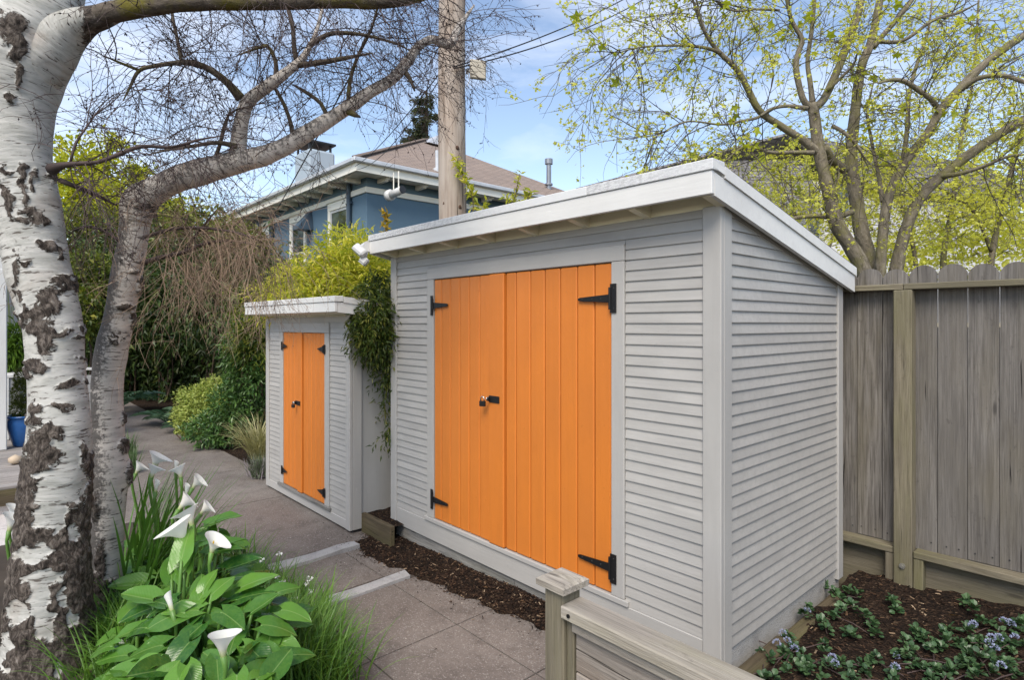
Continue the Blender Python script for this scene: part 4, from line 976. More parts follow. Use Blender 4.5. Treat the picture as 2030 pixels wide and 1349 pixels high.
# ---- white birch (left, in front)
ZA = 2.72
W1 = [(95, 1450, 150, 2.70), (95, 1349, 108, 2.70), (98, 1250, 92, 2.71), (100, 1130, 80, 2.71), (108, 1020, 71, 2.72), (115, 920, 70, 2.72), (119, 830, 64, 2.72), (112, 730, 59, 2.73), (104, 640, 62, 2.74), (82, 560, 67, 2.75),
      (66, 480, 69, 2.76), (54, 410, 71, 2.77), (38, 330, 73, 2.78), (28, 240, 82, 2.79), (34, 150, 100, 2.80), (62, 70, 98, 2.81), (95, 0, 72, 2.82), (120, -120, 62, 2.84), (120, -300, 55, 2.86)]
spots = [(112, 335, 14, 26, 1), (20, 55, 26, 30, 1), (38, 90, 18, 34, 1), (40, 140, 7, 40, .9), (10, 192, 14, 10, 1), (95, 492, 20, 10, 1), (42, 512, 13, 5, .9), (128, 560, 26, 11, 1), (140, 575, 14, 10, 1), (98, 590, 24, 28, 1), (75, 620, 34, 15, 1), (75, 648, 22, 14, 1), (90, 672, 15, 38, 1), (108, 660, 22, 8, 1),
         (60, 725, 20, 12, 1), (80, 735, 18, 6, .9), (130, 765, 17, 11, 1), (162, 640, 9, 12, 1), (150, 672, 18, 5, .85), (158, 712, 14, 4, .8), (165, 755, 12, 6, .9), (72, 825, 13, 26, 1), (92, 860, 18, 14, 1), (72, 880, 22, 24, 1), (78, 915, 32, 22, 1), (55, 945, 24, 22, 1), (120, 815, 24, 7, .9), (165, 900, 12, 30, .95), (8, 400, 8, 40, .9), (8, 345, 26, 6, .9), (45, 380, 7, 28, .9), (60, 410, 30, 8, .85), (80, 430, 22, 18, .9), (35, 430, 26, 8, .8), (52, 345, 10, 20, .8), (75, 355, 8, 14, .8), (28, 540, 8, 60, .75), (40, 610, 8, 40, .8)]
whites = [(118, 900, 38, 60), (105, 960, 34, 45), (95, 1010, 24, 30), (100, 1040, 22, 25), (60, 1095, 34, 16), (85, 1150, 40, 14), (80, 1200, 22, 40), (30, 1210, 20, 26), (12, 1290, 12, 40), (85, 1250, 18, 30), (125, 1190, 10, 16), (135, 1230, 9, 20), (118, 1330, 9, 26), (140, 1060, 12, 14), (68, 870, 12, 8)]
def dark1(px, py, v_):
    wx = 11 * fnoise(v_, 11, 3) + 8 * fnoise(v_, 26, 4) + 6 * fnoise(v_, 55, 5); wy = 11 * fnoise(v_, 12, 6) + 8 * fnoise(v_, 29, 7) + 6 * fnoise(v_, 60, 8); px = px + wx; py = py + wy
    d = .10 + .10 * fnoise(v_, 5, 2)
    b = np.clip((py - 930 - 40 * fnoise(v_, 4, 8)) / 120, 0, 1); b = np.maximum(b * .95, np.clip((py - 870) / 60, 0, 1) * np.clip((np.abs(px - 118) - 34) / 22, 0, 1))
    d = np.maximum(d, b)
    for (x, y, rx, ry) in whites: d = d - 1.3 * b * np.exp(-(((px - x) / rx) ** 2 + ((py - y) / ry) ** 2) ** 1.3)
    for (x, y, rx, ry, s) in spots: d = np.maximum(d, s * np.exp(-.6 * (((px - x) / rx) ** 2 + ((py - y) / ry) ** 2)))
    return np.clip(d, 0, 1)
birch = thing('white_birch', P(95, 1400, 2.7), 'big white barked birch with black fissured base at the left edge', 'tree')
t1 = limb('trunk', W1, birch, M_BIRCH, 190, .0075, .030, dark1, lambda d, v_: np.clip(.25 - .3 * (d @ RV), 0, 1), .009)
limb('limb', [(60, 140, 70, 2.80), (105, 90, 56, 2.79), (142, 58, 40, 2.78), (172, 42, 29, 2.76), (200, 33, 24, 2.74), (230, 24, 19, 2.72)], birch, M_BIRCH, 60, .01, .05, lambda px, py, v_: .12 + .75 * np.exp(-((px - 195) / 32) ** 2) + .25 * fnoise(v_, 12, 3))
lA = [limb('limb', [(185, 37, 23, 2.75), (222, 24, 21, 2.72), (300, 13, 17, 2.72), (400, 5, 15, 2.75), (510, 4, 14, 2.8), (660, 2, 13, 2.9), (770, 2, 12, 3.0), (850, -12, 9, 3.1), (950, -50, 7, 3.2)], birch, M_MOSSY, 24, .02, .09),
      limb('limb', [(20, 60, 34, 2.79), (0, 20, 26, 2.75), (-40, -60, 20, 2.7)], birch, M_BIRCH, 20, .02, .06)]
lB = [limb('limb', [(104, 335, 13, 2.74), (125, 328, 7, 2.66), (160, 324, 5, 2.64), (193, 322, 4.5, 2.66), (233, 307, 4.5, 2.7), (283, 290, 4, 2.75), (340, 292, 3, 2.8), (400, 276, 2.2, 2.85), (450, 268, 1.5, 2.9)], birch, M_TWIGD, 8, .03),
      limb('limb', [(140, 322, 3.5, 2.65), (150, 285, 3, 2.66), (180, 240, 2, 2.7), (205, 205, 1.2, 2.72)], birch, M_TWIGD, 7, .03), limb('limb', [(118, 357, 6, 2.72), (150, 370, 5, 2.75), (187, 385, 4.5, 2.85), (232, 408, 4, 3.0)], birch, M_TWIGD, 8, .03)]

# ---- second birch, leaning, with the long limb to the right
ZC = 3.15
def dark2(px, py, v_):
    d = .12 + .12 * fnoise(v_, 6, 3) + .3 * (fnoise(v_, 7, 1) > .72)
    d = np.maximum(d, np.clip((py - 1130 - 50 * fnoise(v_, 6, 5)) / 70, 0, 1))
    for (x, y, rx, ry, s) in [(268, 940, 18, 40, 1), (245, 885, 12, 16, 1), (250, 610, 20, 8, .9), (262, 630, 7, 22, .8), (280, 572, 10, 24, 1), (228, 680, 14, 8, .7), (290, 410, 26, 10, .9), (300, 425, 16, 8, .8), (200, 1120, 12, 50, .9), (190, 1010, 12, 40, .7), (265, 540, 16, 7, .7), (245, 830, 8, 14, .8)]:
        d = np.maximum(d, s * np.exp(-.75 * (((px - x) / rx) ** 2 + ((py - y) / ry) ** 2)))
    return np.clip(d, 0, 1)
birch2 = thing('leaning_birch', P(205, 1250, ZC), 'slender grey lichened birch leaning right with one long limb toward the pole', 'tree')
W2 = [(195, 1330, 66, ZC), (203, 1250, 50, ZC), (208, 1180, 40, ZC), (212, 1080, 34, ZC), (217, 990, 35, ZC), (220, 940, 38, ZC), (216, 870, 33, ZC), (212, 780, 33, ZC), (220, 700, 34, ZC), (233, 640, 32, ZC), (243, 590, 31, ZC), (252, 540, 32, ZC), (262, 490, 31, ZC), (268, 440, 31, ZC), (277, 400, 34, ZC), (312, 375, 29, ZC), (350, 356, 26, 3.16), (400, 341, 25, 3.18), (477, 320, 23, 3.2), (543, 301, 18, 3.24), (610, 263, 16, 3.28), (677, 222, 13.5, 3.33), (730, 185, 12, 3.36), (777, 157, 11, 3.4), (808, 122, 10, 3.45), (830, 92, 9, 3.5), (856, 78, 8.5, 3.55), (880, 86, 8.5, 3.6), (896, 84, 9, 3.62), (905, 62, 7, 3.65), (920, 38, 5, 3.7), (940, 10, 3, 3.75)]
nT = 15
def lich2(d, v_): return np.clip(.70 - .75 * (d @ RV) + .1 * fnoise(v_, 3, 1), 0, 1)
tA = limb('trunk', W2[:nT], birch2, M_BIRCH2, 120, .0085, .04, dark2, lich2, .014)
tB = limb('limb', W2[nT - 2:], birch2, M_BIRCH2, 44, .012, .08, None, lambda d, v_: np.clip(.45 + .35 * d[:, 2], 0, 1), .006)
lC = [tB,
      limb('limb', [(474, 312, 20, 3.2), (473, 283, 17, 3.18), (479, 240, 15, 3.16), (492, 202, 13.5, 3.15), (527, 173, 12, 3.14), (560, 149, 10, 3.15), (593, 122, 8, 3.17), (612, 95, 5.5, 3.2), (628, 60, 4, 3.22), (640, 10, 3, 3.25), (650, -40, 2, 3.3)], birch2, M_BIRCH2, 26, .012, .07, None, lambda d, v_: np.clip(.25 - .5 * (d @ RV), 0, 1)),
      limb('limb', [(478, 196, 11, 3.15), (452, 165, 8, 3.1), (420, 140, 7, 3.06), (385, 125, 6, 3.02), (355, 124, 5, 3.0), (310, 130, 4.5, 2.98), (276, 140, 4, 2.95), (258, 172, 3, 2.93), (244, 200, 2, 2.92)], birch2, M_MOSSY, 12, .02),
      limb('limb', [(360, 124, 4.5, 3.0), (352, 80, 4, 3.0), (342, 30, 3.5, 3.0), (338, -30, 3, 3.0)], birch2, M_MOSSY, 8, .03), limb('limb', [(276, 139, 3.5, 2.95), (240, 125, 3, 2.92), (205, 110, 2, 2.9)], birch2, M_MOSSY, 8, .03),
      limb('limb', [(588, 125, 6, 3.17), (583, 90, 5, 3.15), (580, 50, 4.5, 3.13), (570, 10, 4, 3.1), (560, -40, 3, 3.1)], birch2, M_MOSSY, 8, .03), limb('limb', [(585, 130, 6, 3.16), (640, 123, 5.5, 3.2), (678, 116, 4.5, 3.22), (720, 108, 2.5, 3.25), (740, 105, 1.5, 3.25)], birch2, M_MOSSY, 9, .03),
      limb('limb', [(612, 92, 5, 3.2), (650, 68, 4.5, 3.2), (700, 66, 4, 3.2), (750, 76, 3, 3.25), (790, 88, 2.5, 3.3), (812, 100, 2, 3.3)], birch2, M_MOSSY, 8, .03),
      limb('limb', [(547, 158, 6, 3.15), (546, 120, 4.5, 3.12), (530, 90, 4, 3.1), (510, 95, 3, 3.08), (470, 110, 2, 3.05)], birch2, M_MOSSY, 8, .03),
      limb('limb', [(690, 210, 5, 3.33), (694, 160, 4, 3.3), (710, 110, 3.5, 3.28), (735, 60, 3, 3.25), (750, 10, 2.5, 3.2), (765, -30, 2, 3.2)], birch2, M_MOSSY, 8, .03),
      limb('limb', [(582, 276, 6, 3.27), (575, 240, 4.5, 3.23), (562, 205, 4, 3.2), (545, 175, 3.5, 3.17), (528, 150, 2.5, 3.15)], birch2, M_MOSSY, 8, .03),
      limb('limb', [(650, 235, 5, 3.3), (636, 205, 4, 3.27), (610, 185, 3.5, 3.24), (580, 168, 3, 3.2)], birch2, M_MOSSY, 8, .03),
      limb('limb', [(420, 330, 6, 3.18), (435, 290, 4, 3.15), (445, 250, 4, 3.12), (458, 215, 4, 3.1)], birch2, M_MOSSY, 8, .03), limb('limb', [(800, 140, 6, 3.44), (812, 155, 5, 3.42), (822, 180, 4, 3.4)], birch2, M_MOSSY, 8, .03), limb('limb', [(690, 222, 6, 3.32), (705, 228, 5, 3.28), (714, 232, 4, 3.25)], birch2, M_MOSSY, 8, .03),
      limb('limb', [(470, 290, 6, 3.15), (430, 283, 4.5, 3.1), (380, 290, 3.5, 3.05), (330, 298, 2.5, 3.0), (280, 310, 1.5, 2.98)], birch2, M_MOSSY, 8, .03)]
lD = [limb('limb', [(282, 522, 6, 3.1), (320, 510, 5, 3.05), (365, 500, 4.5, 3.02), (400, 485, 4, 3.0), (440, 478, 3, 3.0), (490, 482, 2, 3.0), (540, 500, 1.2, 3.0)], birch2, M_TWIGD, 8, .03),
      limb('limb', [(365, 500, 3, 3.02), (385, 470, 2.5, 3.0), (410, 440, 2, 2.95), (430, 415, 1.3, 2.9)], birch2, M_TWIGD, 7, .03), limb('limb', [(287, 470, 4, 3.1), (340, 455, 3.5, 3.0), (400, 452, 3, 2.95), (470, 462, 2.4, 2.9), (520, 480, 1.6, 2.9)], birch2, M_TWIGD, 7, .03), limb('limb', [(240, 480, 4, 3.1), (200, 455, 3, 3.05), (165, 450, 2.2, 3.0), (135, 465, 1.5, 2.95)], birch2, M_TWIGD, 7, .03)]
def buds(G_, C_, n, s0, s1):
    p, d = along(C_, n, .15, 1.); o = norm(RNG.normal(0, 1, (n, 3)) + np.array([0, 0, -.8])); s = RNG.uniform(s0, s1, n)
    v_, f_ = instance(np.array([[0, 0, 0], [.25, .45, 0], [-.12, .45, .22], [-.12, .45, -.22], [0, 1, 0]]), [np.array([[0, 1, 2], [0, 2, 3], [0, 3, 1], [4, 2, 1], [4, 3, 2], [4, 1, 3]])], basis(o, RNG.normal(0, 1, (n, 3))), p, s)
    G_.add(v_, f_)
def twigsys(parent, limbs, n1, l1, n2, l2, n3, l3, droop, r, mat, bn=0, bs=(.008, .016), ang=1.0, up=0., lo=.1, weight=None, name='twigs', flat=.6):
    g = Geo(); s, d = limbsample(limbs, n1, lo, 1., weight); dd = offdir(d, ang, .35, flat)
    L1 = RNG.uniform(*l1, n1); C1 = curve(s, dd, L1, 7, .17, RNG.uniform(0, droop * 2, n1), up); v_, f_ = tube3(C1, r * RNG.uniform(.8, 1.5, n1), r * .4); g.add(v_, [f_])
    s, d = along(C1, n2, .12, 1.); L2 = RNG.uniform(*l2, n2); C2 = curve(s, offdir(d, .7, .3, flat), L2, 5, .16, RNG.uniform(0, droop * 2.4, n2), up); v_, f_ = tube3(C2, r * .6, r * .28); g.add(v_, [f_])
    s, d = along(C2, n3, .1, 1.); L3 = RNG.uniform(*l3, n3); C3 = curve(s, offdir(d, .7, .3, flat), L3, 3, .16, RNG.uniform(0, droop * 2, n3), up); v_, f_ = tube3(C3, r * .42, r * .22); g.add(v_, [f_])
    o = g.out(name, mat, parent); o['kind'] = 'stuff'
    if bn:
        b = Geo(); buds(b, C2, bn // 3, *bs); buds(b, C3, bn - bn // 3, *bs); q = b.out('buds', M_BUD, parent); q['kind'] = 'stuff'
    return C1, C2, C3
twigsys(birch2, lC, 210, (.22, .62), 1000, (.10, .36), 2000, (.05, .17), .05, .0026, M_TWIGD, 4200, (.008, .018), 1.1, 0., .08)
twigsys(birch, lA[:1] + lB, 110, (.2, .6), 520, (.1, .34), 900, (.05, .16), .10, .0024, M_TWIGD, 1700, (.007, .016), 1.1, 0., .15, [3.4, 1.6, .8, .5])
twigsys(birch2, lD, 115, (.20, .50), 440, (.10, .34), 1300, (.05, .18), .22, .0019, M_TWIG, 900, (.005, .011), 1.0, 0., .1, name='hanging_twigs')

# ---- maple behind the fence, many stems, fresh leaves
maple = thing('maple_tree', P(1745, 640, 5.3), 'multi stemmed maple with mossy limbs and fresh yellow green leaves behind the fence', 'tree')
def ml(pts, z0, z1):
    n = len(pts); return [(x, y, w * .74, z0 + (z1 - z0) * i / (n - 1)) for i, (x, y, w) in enumerate(pts)]
mst = [limb('stem', ml([(1745, 760, 26), (1728, 600, 24), (1707, 527, 23), (1683, 484, 21), (1658, 441, 20), (1640, 368, 18), (1624, 302, 17), (1614, 229, 16), (1609, 205, 15)], 5.2, 5.2), maple, M_MAPLE, 26, .03, .07),
       limb('stem', ml([(1752, 760, 26), (1742, 600, 24), (1727, 527, 22), (1708, 460, 21), (1699, 409, 20), (1687, 327, 18), (1690, 270, 16), (1697, 204, 14), (1707, 135, 13), (1727, 82, 12), (1744, 0, 11), (1755, -80, 9)], 5.35, 5.6), maple, M_MAPLE, 24, .03, .07),
       limb('stem', ml([(1758, 760, 22), (1750, 600, 18), (1746, 527, 16), (1756, 417, 15), (1772, 364, 14), (1805, 307, 13.5), (1838, 266, 13), (1866, 217, 13), (1895, 184, 13), (1956, 123, 12), (2018, 78, 11), (2080, 40, 10)], 5.3, 4.9), maple, M_MAPLE, 22, .03, .07),
       limb('stem', ml([(1768, 760, 26), (1774, 600, 21), (1778, 527, 19), (1801, 441, 17), (1834, 380, 16), (1895, 327, 15), (1956, 282, 14), (2030, 237, 13), (2100, 200, 12)], 5.45, 5.2), maple, M_MAPLE, 22, .03, .07)]
mlb = [limb('limb', ml([(1624, 305, 13), (1592, 278, 11), (1547, 249, 10), (1507, 221, 9.5), (1482, 176, 9), (1462, 139, 8), (1421, 98, 6.5), (1396, 61, 5), (1380, 20, 4), (1365, -30, 3)], 5.2, 4.9), maple, M_MAPLE, 14, .03, .06),
       limb('limb', ml([(1430, 105, 5), (1396, 94, 4.5), (1347, 90, 3.5), (1282, 92, 2.6), (1240, 100, 1.8), (1212, 112, 1.2)], 4.95, 4.8), maple, M_MAPLE, 8, .03, .06),
       limb('limb', ml([(1400, 68, 4), (1385, 20, 3), (1375, -40, 2)], 4.9, 4.85), maple, M_MAPLE, 8, .03), limb('limb', ml([(1611, 215, 11), (1592, 196, 9), (1578, 135, 8.5), (1584, 100, 7.5), (1590, 78, 7), (1570, 41, 6), (1560, 0, 5), (1552, -50, 4)], 5.2, 5.1), maple, M_MAPLE, 12, .03, .06),
       limb('limb', ml([(1611, 205, 9), (1606, 163, 7), (1601, 120, 6.5), (1609, 61, 6), (1615, 0, 5), (1620, -50, 4)], 5.2, 5.25), maple, M_MAPLE, 12, .03, .06), limb('limb', ml([(1612, 215, 12), (1634, 195, 11.5), (1662, 135, 11), (1682, 82, 11), (1703, 20, 10), (1715, -50, 9)], 5.2, 5.35), maple, M_MAPLE, 16, .03, .06),
       limb('limb', ml([(1612, 303, 7), (1575, 302, 5.5), (1527, 302, 5), (1490, 290, 4), (1460, 300, 3), (1430, 330, 2)], 5.15, 4.9), maple, M_MAPLE, 8, .03), limb('limb', ml([(1600, 215, 7), (1560, 210, 5), (1527, 217, 4.5), (1502, 233, 4), (1470, 240, 3.5), (1429, 247, 3), (1363, 241, 2.4), (1310, 265, 1.6), (1280, 285, 1)], 5.15, 4.8), maple, M_MAPLE, 8, .03),
       limb('limb', ml([(1634, 290, 12), (1650, 318, 12), (1676, 338, 13)], 5.2, 5.35), maple, M_MAPLE, 14, .03), limb('limb', ml([(1731, 94, 9), (1750, 70, 8), (1772, 45, 7.5), (1800, 10, 7), (1830, -30, 6)], 5.55, 5.5), maple, M_MAPLE, 10, .03),
       limb('limb', ml([(1860, 215, 9), (1845, 196, 8), (1828, 184, 7.5), (1797, 163, 7), (1770, 158, 5), (1740, 165, 3)], 5.1, 4.9), maple, M_MAPLE, 10, .03), limb('limb', ml([(1790, 322, 8), (1798, 260, 7), (1803, 184, 6), (1820, 120, 5), (1840, 60, 4), (1850, -20, 3)], 5.3, 5.6), maple, M_MAPLE, 10, .03),
       limb('limb', ml([(1750, 400, 8), (1742, 350, 6), (1728, 280, 5), (1720, 220, 4), (1735, 150, 3)], 5.4, 5.8), maple, M_MAPLE, 9, .03), limb('limb', ml([(1905, 178, 8), (1940, 155, 7), (1990, 150, 6), (2040, 165, 5), (2090, 170, 4)], 5.0, 4.6), maple, M_MAPLE, 9, .03),
       limb('limb', ml([(1690, 420, 8), (1655, 432, 7), (1620, 428, 6.5), (1580, 432, 5.5), (1545, 442, 4)], 5.35, 5.1), maple, M_MAPLE, 9, .03), limb('limb', ml([(1860, 350, 8), (1900, 345, 6), (1950, 330, 5), (2000, 310, 4), (2060, 305, 3)], 5.3, 4.8), maple, M_MAPLE, 9, .03), limb('limb', ml([(1735, 82, 6), (1790, 80, 5), (1850, 40, 4.5), (1900, 25, 4), (1940, 5, 3)], 5.55, 5.2), maple, M_MAPLE, 9, .03),
       limb('limb', ml([(1640, 180, 5), (1690, 130, 3.5), (1700, 100, 2.5)], 5.2, 5.0), maple, M_MAPLE, 8, .03), limb('limb', ml([(1650, 250, 6), (1672, 262, 5.5), (1700, 290, 5), (1720, 330, 4)], 5.2, 5.0), maple, M_MAPLE, 9, .03), limb('limb', ml([(1545, 20, 3.5), (1500, 18, 3), (1450, 20, 2.5), (1400, -10, 2)], 5.1, 5.0), maple, M_MAPLE, 8, .03)]
C1, C2, C3 = twigsys(maple, mlb + mst, 320, (.35, .95), 1350, (.15, .5), 2500, (.06, .22), .05, .0042, M_TWIGM, 900, (.012, .02), 1.0, .02, .25, [5, 4., 2., 2, 2, 2, 3, 4.5, .6, 1.5, 1.6, 1.6, 1.6, 2.2, 1.8, 2.5, 2.0, .8, 1., 1.8, 1.2, 1.6, 2, 2.4], flat=.8)
M_MLEAF = leafmat('fresh_maple_leaf', (.58, .60, .06), (.84, .84, .20), .5, .5, .25); M_MLEAF2 = leafmat('green_maple_leaf', (.36, .44, .04), (.56, .60, .06), .5, .5, .25)
STAR_V = []
for k in range(10):
    a = math.pi / 2 + k * math.pi / 5; rr = (.68, .27, .62, .33, .40, .17, .42, .30, .60, .29)[k]; STAR_V.append((rr * math.cos(a), .55 + rr * math.sin(a), -.10 * (k % 2 == 0)))
STAR_V = np.array([(0, .52, .06)] + STAR_V); STAR_F = [np.array([[0, 1 + k, 1 + (k + 1) % 10] for k in range(10)])]
def leafclusters(parent, C_, ncl, per, spread, s0, s1, mat, tv=STAR_V, tf=STAR_F, name='leaves', down=.5, lo=.3):
    p, d = along(C_, ncl, lo, 1.); p = np.repeat(p, per, 0) + RNG.normal(0, spread, (ncl * per, 3)); n = len(p)
    dd = norm(RNG.normal(0, 1, (n, 3)) + np.array([0, 0, -down])); hint = RNG.normal(0, .7, (n, 3)) + np.array([0, 0, 1.2]); s = RNG.uniform(s0, s1, n) * RNG.uniform(.6, 1., n)
    v_, f_ = instance(tv, tf, basis(dd, hint), p, s); o = link(name, mesh(name, v_, f_), parent, mat=mat); o['kind'] = 'stuff'; return o
leafclusters(maple, C3, 3000, 3, .022, .022, .048, M_MLEAF); leafclusters(maple, C2, 1100, 3, .022, .022, .045, M_MLEAF); leafclusters(maple, C2, 110, 3, .05, .06, .12, M_MLEAF2, name='large_leaves')

# ---- a second tree farther back at the right, thin stems and yellow leaves
back = thing('yellow_tree', P(1900, 640, 9), 'hazy yellow leafed tree farther back behind the maple at right', 'tree')
bl = [limb('stem', ml([(1880, 700, 10), (1870, 520, 9), (1890, 400, 7), (1905, 280, 6), (1930, 150, 4), (1940, 0, 3)], 9, 9), back, M_MAPLE, 9, .08), limb('stem', ml([(1960, 700, 12), (1965, 520, 10), (1990, 400, 8), (2020, 280, 7), (2060, 150, 4)], 9, 9), back, M_MAPLE, 9, .08), limb('stem', ml([(1820, 700, 8), (1815, 520, 7), (1790, 420, 5), (1760, 330, 3)], 9, 9), back, M_MAPLE, 8, .08), limb('limb', ml([(1966, 500, 7), (1930, 420, 5), (1860, 370, 3)], 9, 8.5), back, M_MAPLE, 8, .08), limb('limb', ml([(1990, 410, 6), (2060, 350, 5), (2120, 320, 3)], 9, 8.5), back, M_MAPLE, 8, .08)]
D1, D2, D3 = twigsys(back, bl, 130, (.6, 1.5), 600, (.3, .8), 1400, (.15, .4), .04, .005, M_TWIGM, 0, (.01, .02), 1.0, 0., .25, flat=1)
leafclusters(back, D3, 2600, 3, .06, .04, .08, M_MLEAF); leafclusters(back, D2, 900, 3, .07, .04, .08, M_MLEAF)
# lower yellow bush directly behind fence and shed roof
bush = thing('maple_sapling', P(1560, 640, 9), 'yellow leafed sapling thicket in front of the grey roofed house at right', 'tree')
bl = [limb('stem', ml([(x, 720, 6), (x + RNG.uniform(-20, 20), 560, 5), (x + dx * .5, 470, 4), (x + dx, 380, 2.5), (x + dx * 1.3, 320, 1.5)], 8.5, 8.5), bush, M_MAPLE, 7, .1) for x, dx in ((1500, -30), (1545, 10), (1590, -20), (1640, 20), (1700, 10), (1470, -60))]
D1, D2, D3 = twigsys(bush, bl, 110, (.3, .9), 450, (.2, .5), 1000, (.1, .3), .04, .004, M_TWIGM, 0, (.01, .02), 1.1, 0., .45, flat=1)
leafclusters(bush, D3, 2400, 3, .04, .03, .065, M_MLEAF); leafclusters(bush, D2, 600, 3, .05, .03, .065, M_MLEAF)

# ---- conifer behind the blue house
con = thing('conifer', P(838, 500, 36), 'dark tall conifer rising behind the blue house roof next to the pole', 'tree')
M_CON = leafmat('conifer_needles', (.045, .065, .03), (.10, .11, .045), .2, .6)
c0 = P(842, 330, 36); ctop = P(846, 178, 36); g = Geo(); g.tube([c0 - np.array([0, 0, 10]), c0, ctop], [.4, .28, .04], 10); g.out('trunk', M_STEMB, con)
pos = []; dirs = []
for k in range(64):
    t = RNG.random(); z = c0[2] - 1 + (ctop[2] - c0[2] + .6) * t; L = (1 - t) * 1.9 + .5; a = RNG.uniform(0, 6.28); L *= RNG.uniform(.6, 1.15)
    ax = c0 + (ctop - c0) * t; m_ = int(90 * L); s = RNG.random(m_) ** .8; p = np.stack([ax[0] + np.cos(a) * L * s, ax[1] + np.sin(a) * L * s, z - .30 * L * s + .1 * s * s], -1) + RNG.normal(0, .13, (m_, 3)) * np.array([1, 1, .6])
    pos.append(p); dirs.append(np.tile([np.cos(a), np.sin(a), -.3], (m_, 1)))
pos = np.vstack(pos); dirs = norm(np.vstack(dirs) + RNG.normal(0, .5, pos.shape)); v_, f_ = instance(LEAF_V * np.array([.35, 1, 1]), LEAF_F, basis(dirs, RNG.normal(0, 1, pos.shape) + np.array([0, 0, 1])), pos, RNG.uniform(.16, .36, len(pos)))
link('crown', mesh('crown', v_, f_), con, mat=M_CON)['kind'] = 'stuff'

# ================================================================== SHRUBS
def cloud(ells, n, shell=.65, lump=.28):
    """points and outward directions in a set of lumpy ellipsoids [(centre, (rx along view-right, ry along view, rz))]"""
    vol = np.array([e[1][0] * e[1][2] for e in ells]); cnt = RNG.multinomial(n, vol / vol.sum()); Pp = []; Nn = []
    for (c, r), m_ in zip(ells, cnt):
        d = norm(RNG.normal(0, 1, (m_, 3))); rad = np.where(RNG.random(m_) < shell, RNG.uniform(.82, 1.02, m_), RNG.random(m_) ** (1 / 2.) * .9)
        rad = rad * (1 + lump * fnoise(d * 2.2 + np.array(c) * 3, 2.0, 1) + lump * .6 * fnoise(d * 5 + np.array(c), 2.0, 2))
        q = d * rad[:, None] * np.array(r); Pp.append(np.array(c) + q[:, :1] * RV + q[:, 1:2] * FV + q[:, 2:3] * np.array([0, 0, 1.])); Nn.append(d[:, :1] * RV + d[:, 1:2] * FV + d[:, 2:3] * np.array([0, 0, 1.]))
    p = np.vstack(Pp); nn = np.vstack(Nn); k = p[:, 2] > .03; return p[k], nn[k]
def shrub(name, label, ells, n, s0, s1, mat, wid=.45, droop=.2, out=.9, cat='shrub', stem=True, base=None, lump=.28, shell=.65, clump=0):
    c = ells[0][0]; t_ = thing(name, (c[0], c[1], 0), label, cat); p, nn = cloud(ells, n, shell, lump)
    if clump:                                     # gather leaves into sprays
        m_ = len(p) // clump; q = RNG.integers(0, len(p), m_); ii = np.repeat(q, clump); off = RNG.random(len(ii)) * s1 * 2.2
        ax = norm(nn[q] * out + RNG.normal(0, .5, (m_, 3)) + np.array([0, 0, -droop])); p = p[ii] + ax.repeat(clump, 0) * off[:, None] + np.array([0, 0, -1]) * (droop * off ** 2 / (s1 * 2.2))[:, None]; nn = nn[ii] * .3 + ax.repeat(clump, 0)
    d = norm(nn * out + RNG.normal(0, .55, p.shape) + np.array([0, 0, -droop])); hint = nn * .6 + np.array([0, 0, .9]) + RNG.normal(0, .5, p.shape)
    v_, f_ = instance(LEAF_V * np.array([wid, 1, 1]), LEAF_F, basis(d, hint), p, RNG.uniform(s0, s1, len(p)) )
    o = link('foliage', mesh('foliage', v_, f_), t_, mat=mat); o['kind'] = 'stuff'
    if stem:
        g = Geo()
        for (c, r) in ells[:8]:
            for k in range(4):
                b = np.array([c[0] * .7 + ells[0][0][0] * .3, c[1] * .7 + ells[0][0][1] * .3, 0]) + RNG.normal(0, .08, 3) * np.array([1, 1, 0]); e = np.array(c) + RNG.normal(0, .45, 3) * np.array([r[0], r[0], r[2]])
                g.tube([b, (b + e) / 2 + RNG.normal(0, .06, 3), e], [.022, .015, .006], 6, .15)
        g.out('stem', M_STEMB, t_)
    return t_
def E(px, py, Z, rx, rz, ry=None):             # ellipsoid from picture size: radii in px
    return (P(px, py, Z), (rx * Z / FPX, (ry if ry else rx) * Z / FPX, rz * Z / FPX))
M_HEDGE = leafmat('dark_hedge_leaf', (.024, .052, .015), (.085, .135, .03), .2, .4, .4, (.14, .16, .04))
M_VINE = leafmat('yellow_vine_leaf', (.26, .33, .03), (.68, .66, .08), .45, .45, .3, (.80, .72, .18)); M_VINED = leafmat('green_vine_leaf', (.05, .085, .016), (.16, .20, .028), .3, .4, .35, (.30, .29, .05))
M_SHRUB = leafmat('glossy_shrub_leaf', (.035, .095, .024), (.13, .23, .055), .2, .35, .45); M_LIME = leafmat('lime_shrub_leaf', (.26, .35, .075), (.54, .58, .18), .3, .5, .3)
M_FAR = leafmat('far_yellow_leaf', (.32, .38, .02), (.60, .58, .06), .45, .5, .2); M_FERN = leafmat('fern_leaf', (.035, .085, .045), (.08, .15, .075), .25, .45, .35); M_BROWNL = leafmat('olive_leaf', (.10, .13, .02), (.28, .29, .06), .3, .5, .3)
shrub('hedge', 'tall dark evergreen hedge closing off the far end of the path', [E(330, 590, 13.2, 110, 130), E(215, 600, 13.2, 90, 120), E(440, 590, 12.6, 90, 120), E(510, 640, 11.4, 60, 110), E(270, 720, 14.5, 130, 110), E(400, 720, 14.3, 110, 120), E(470, 740, 12.8, 60, 90), E(190, 730, 13.2, 60, 100), E(540, 600, 10.4, 50, 90), E(330, 690, 14.4, 120, 130), E(300, 600, 15.5, 200, 170), E(480, 640, 15, 120, 160)], 52000, .09, .20, M_HEDGE, .34, .5, .5, 'hedge')
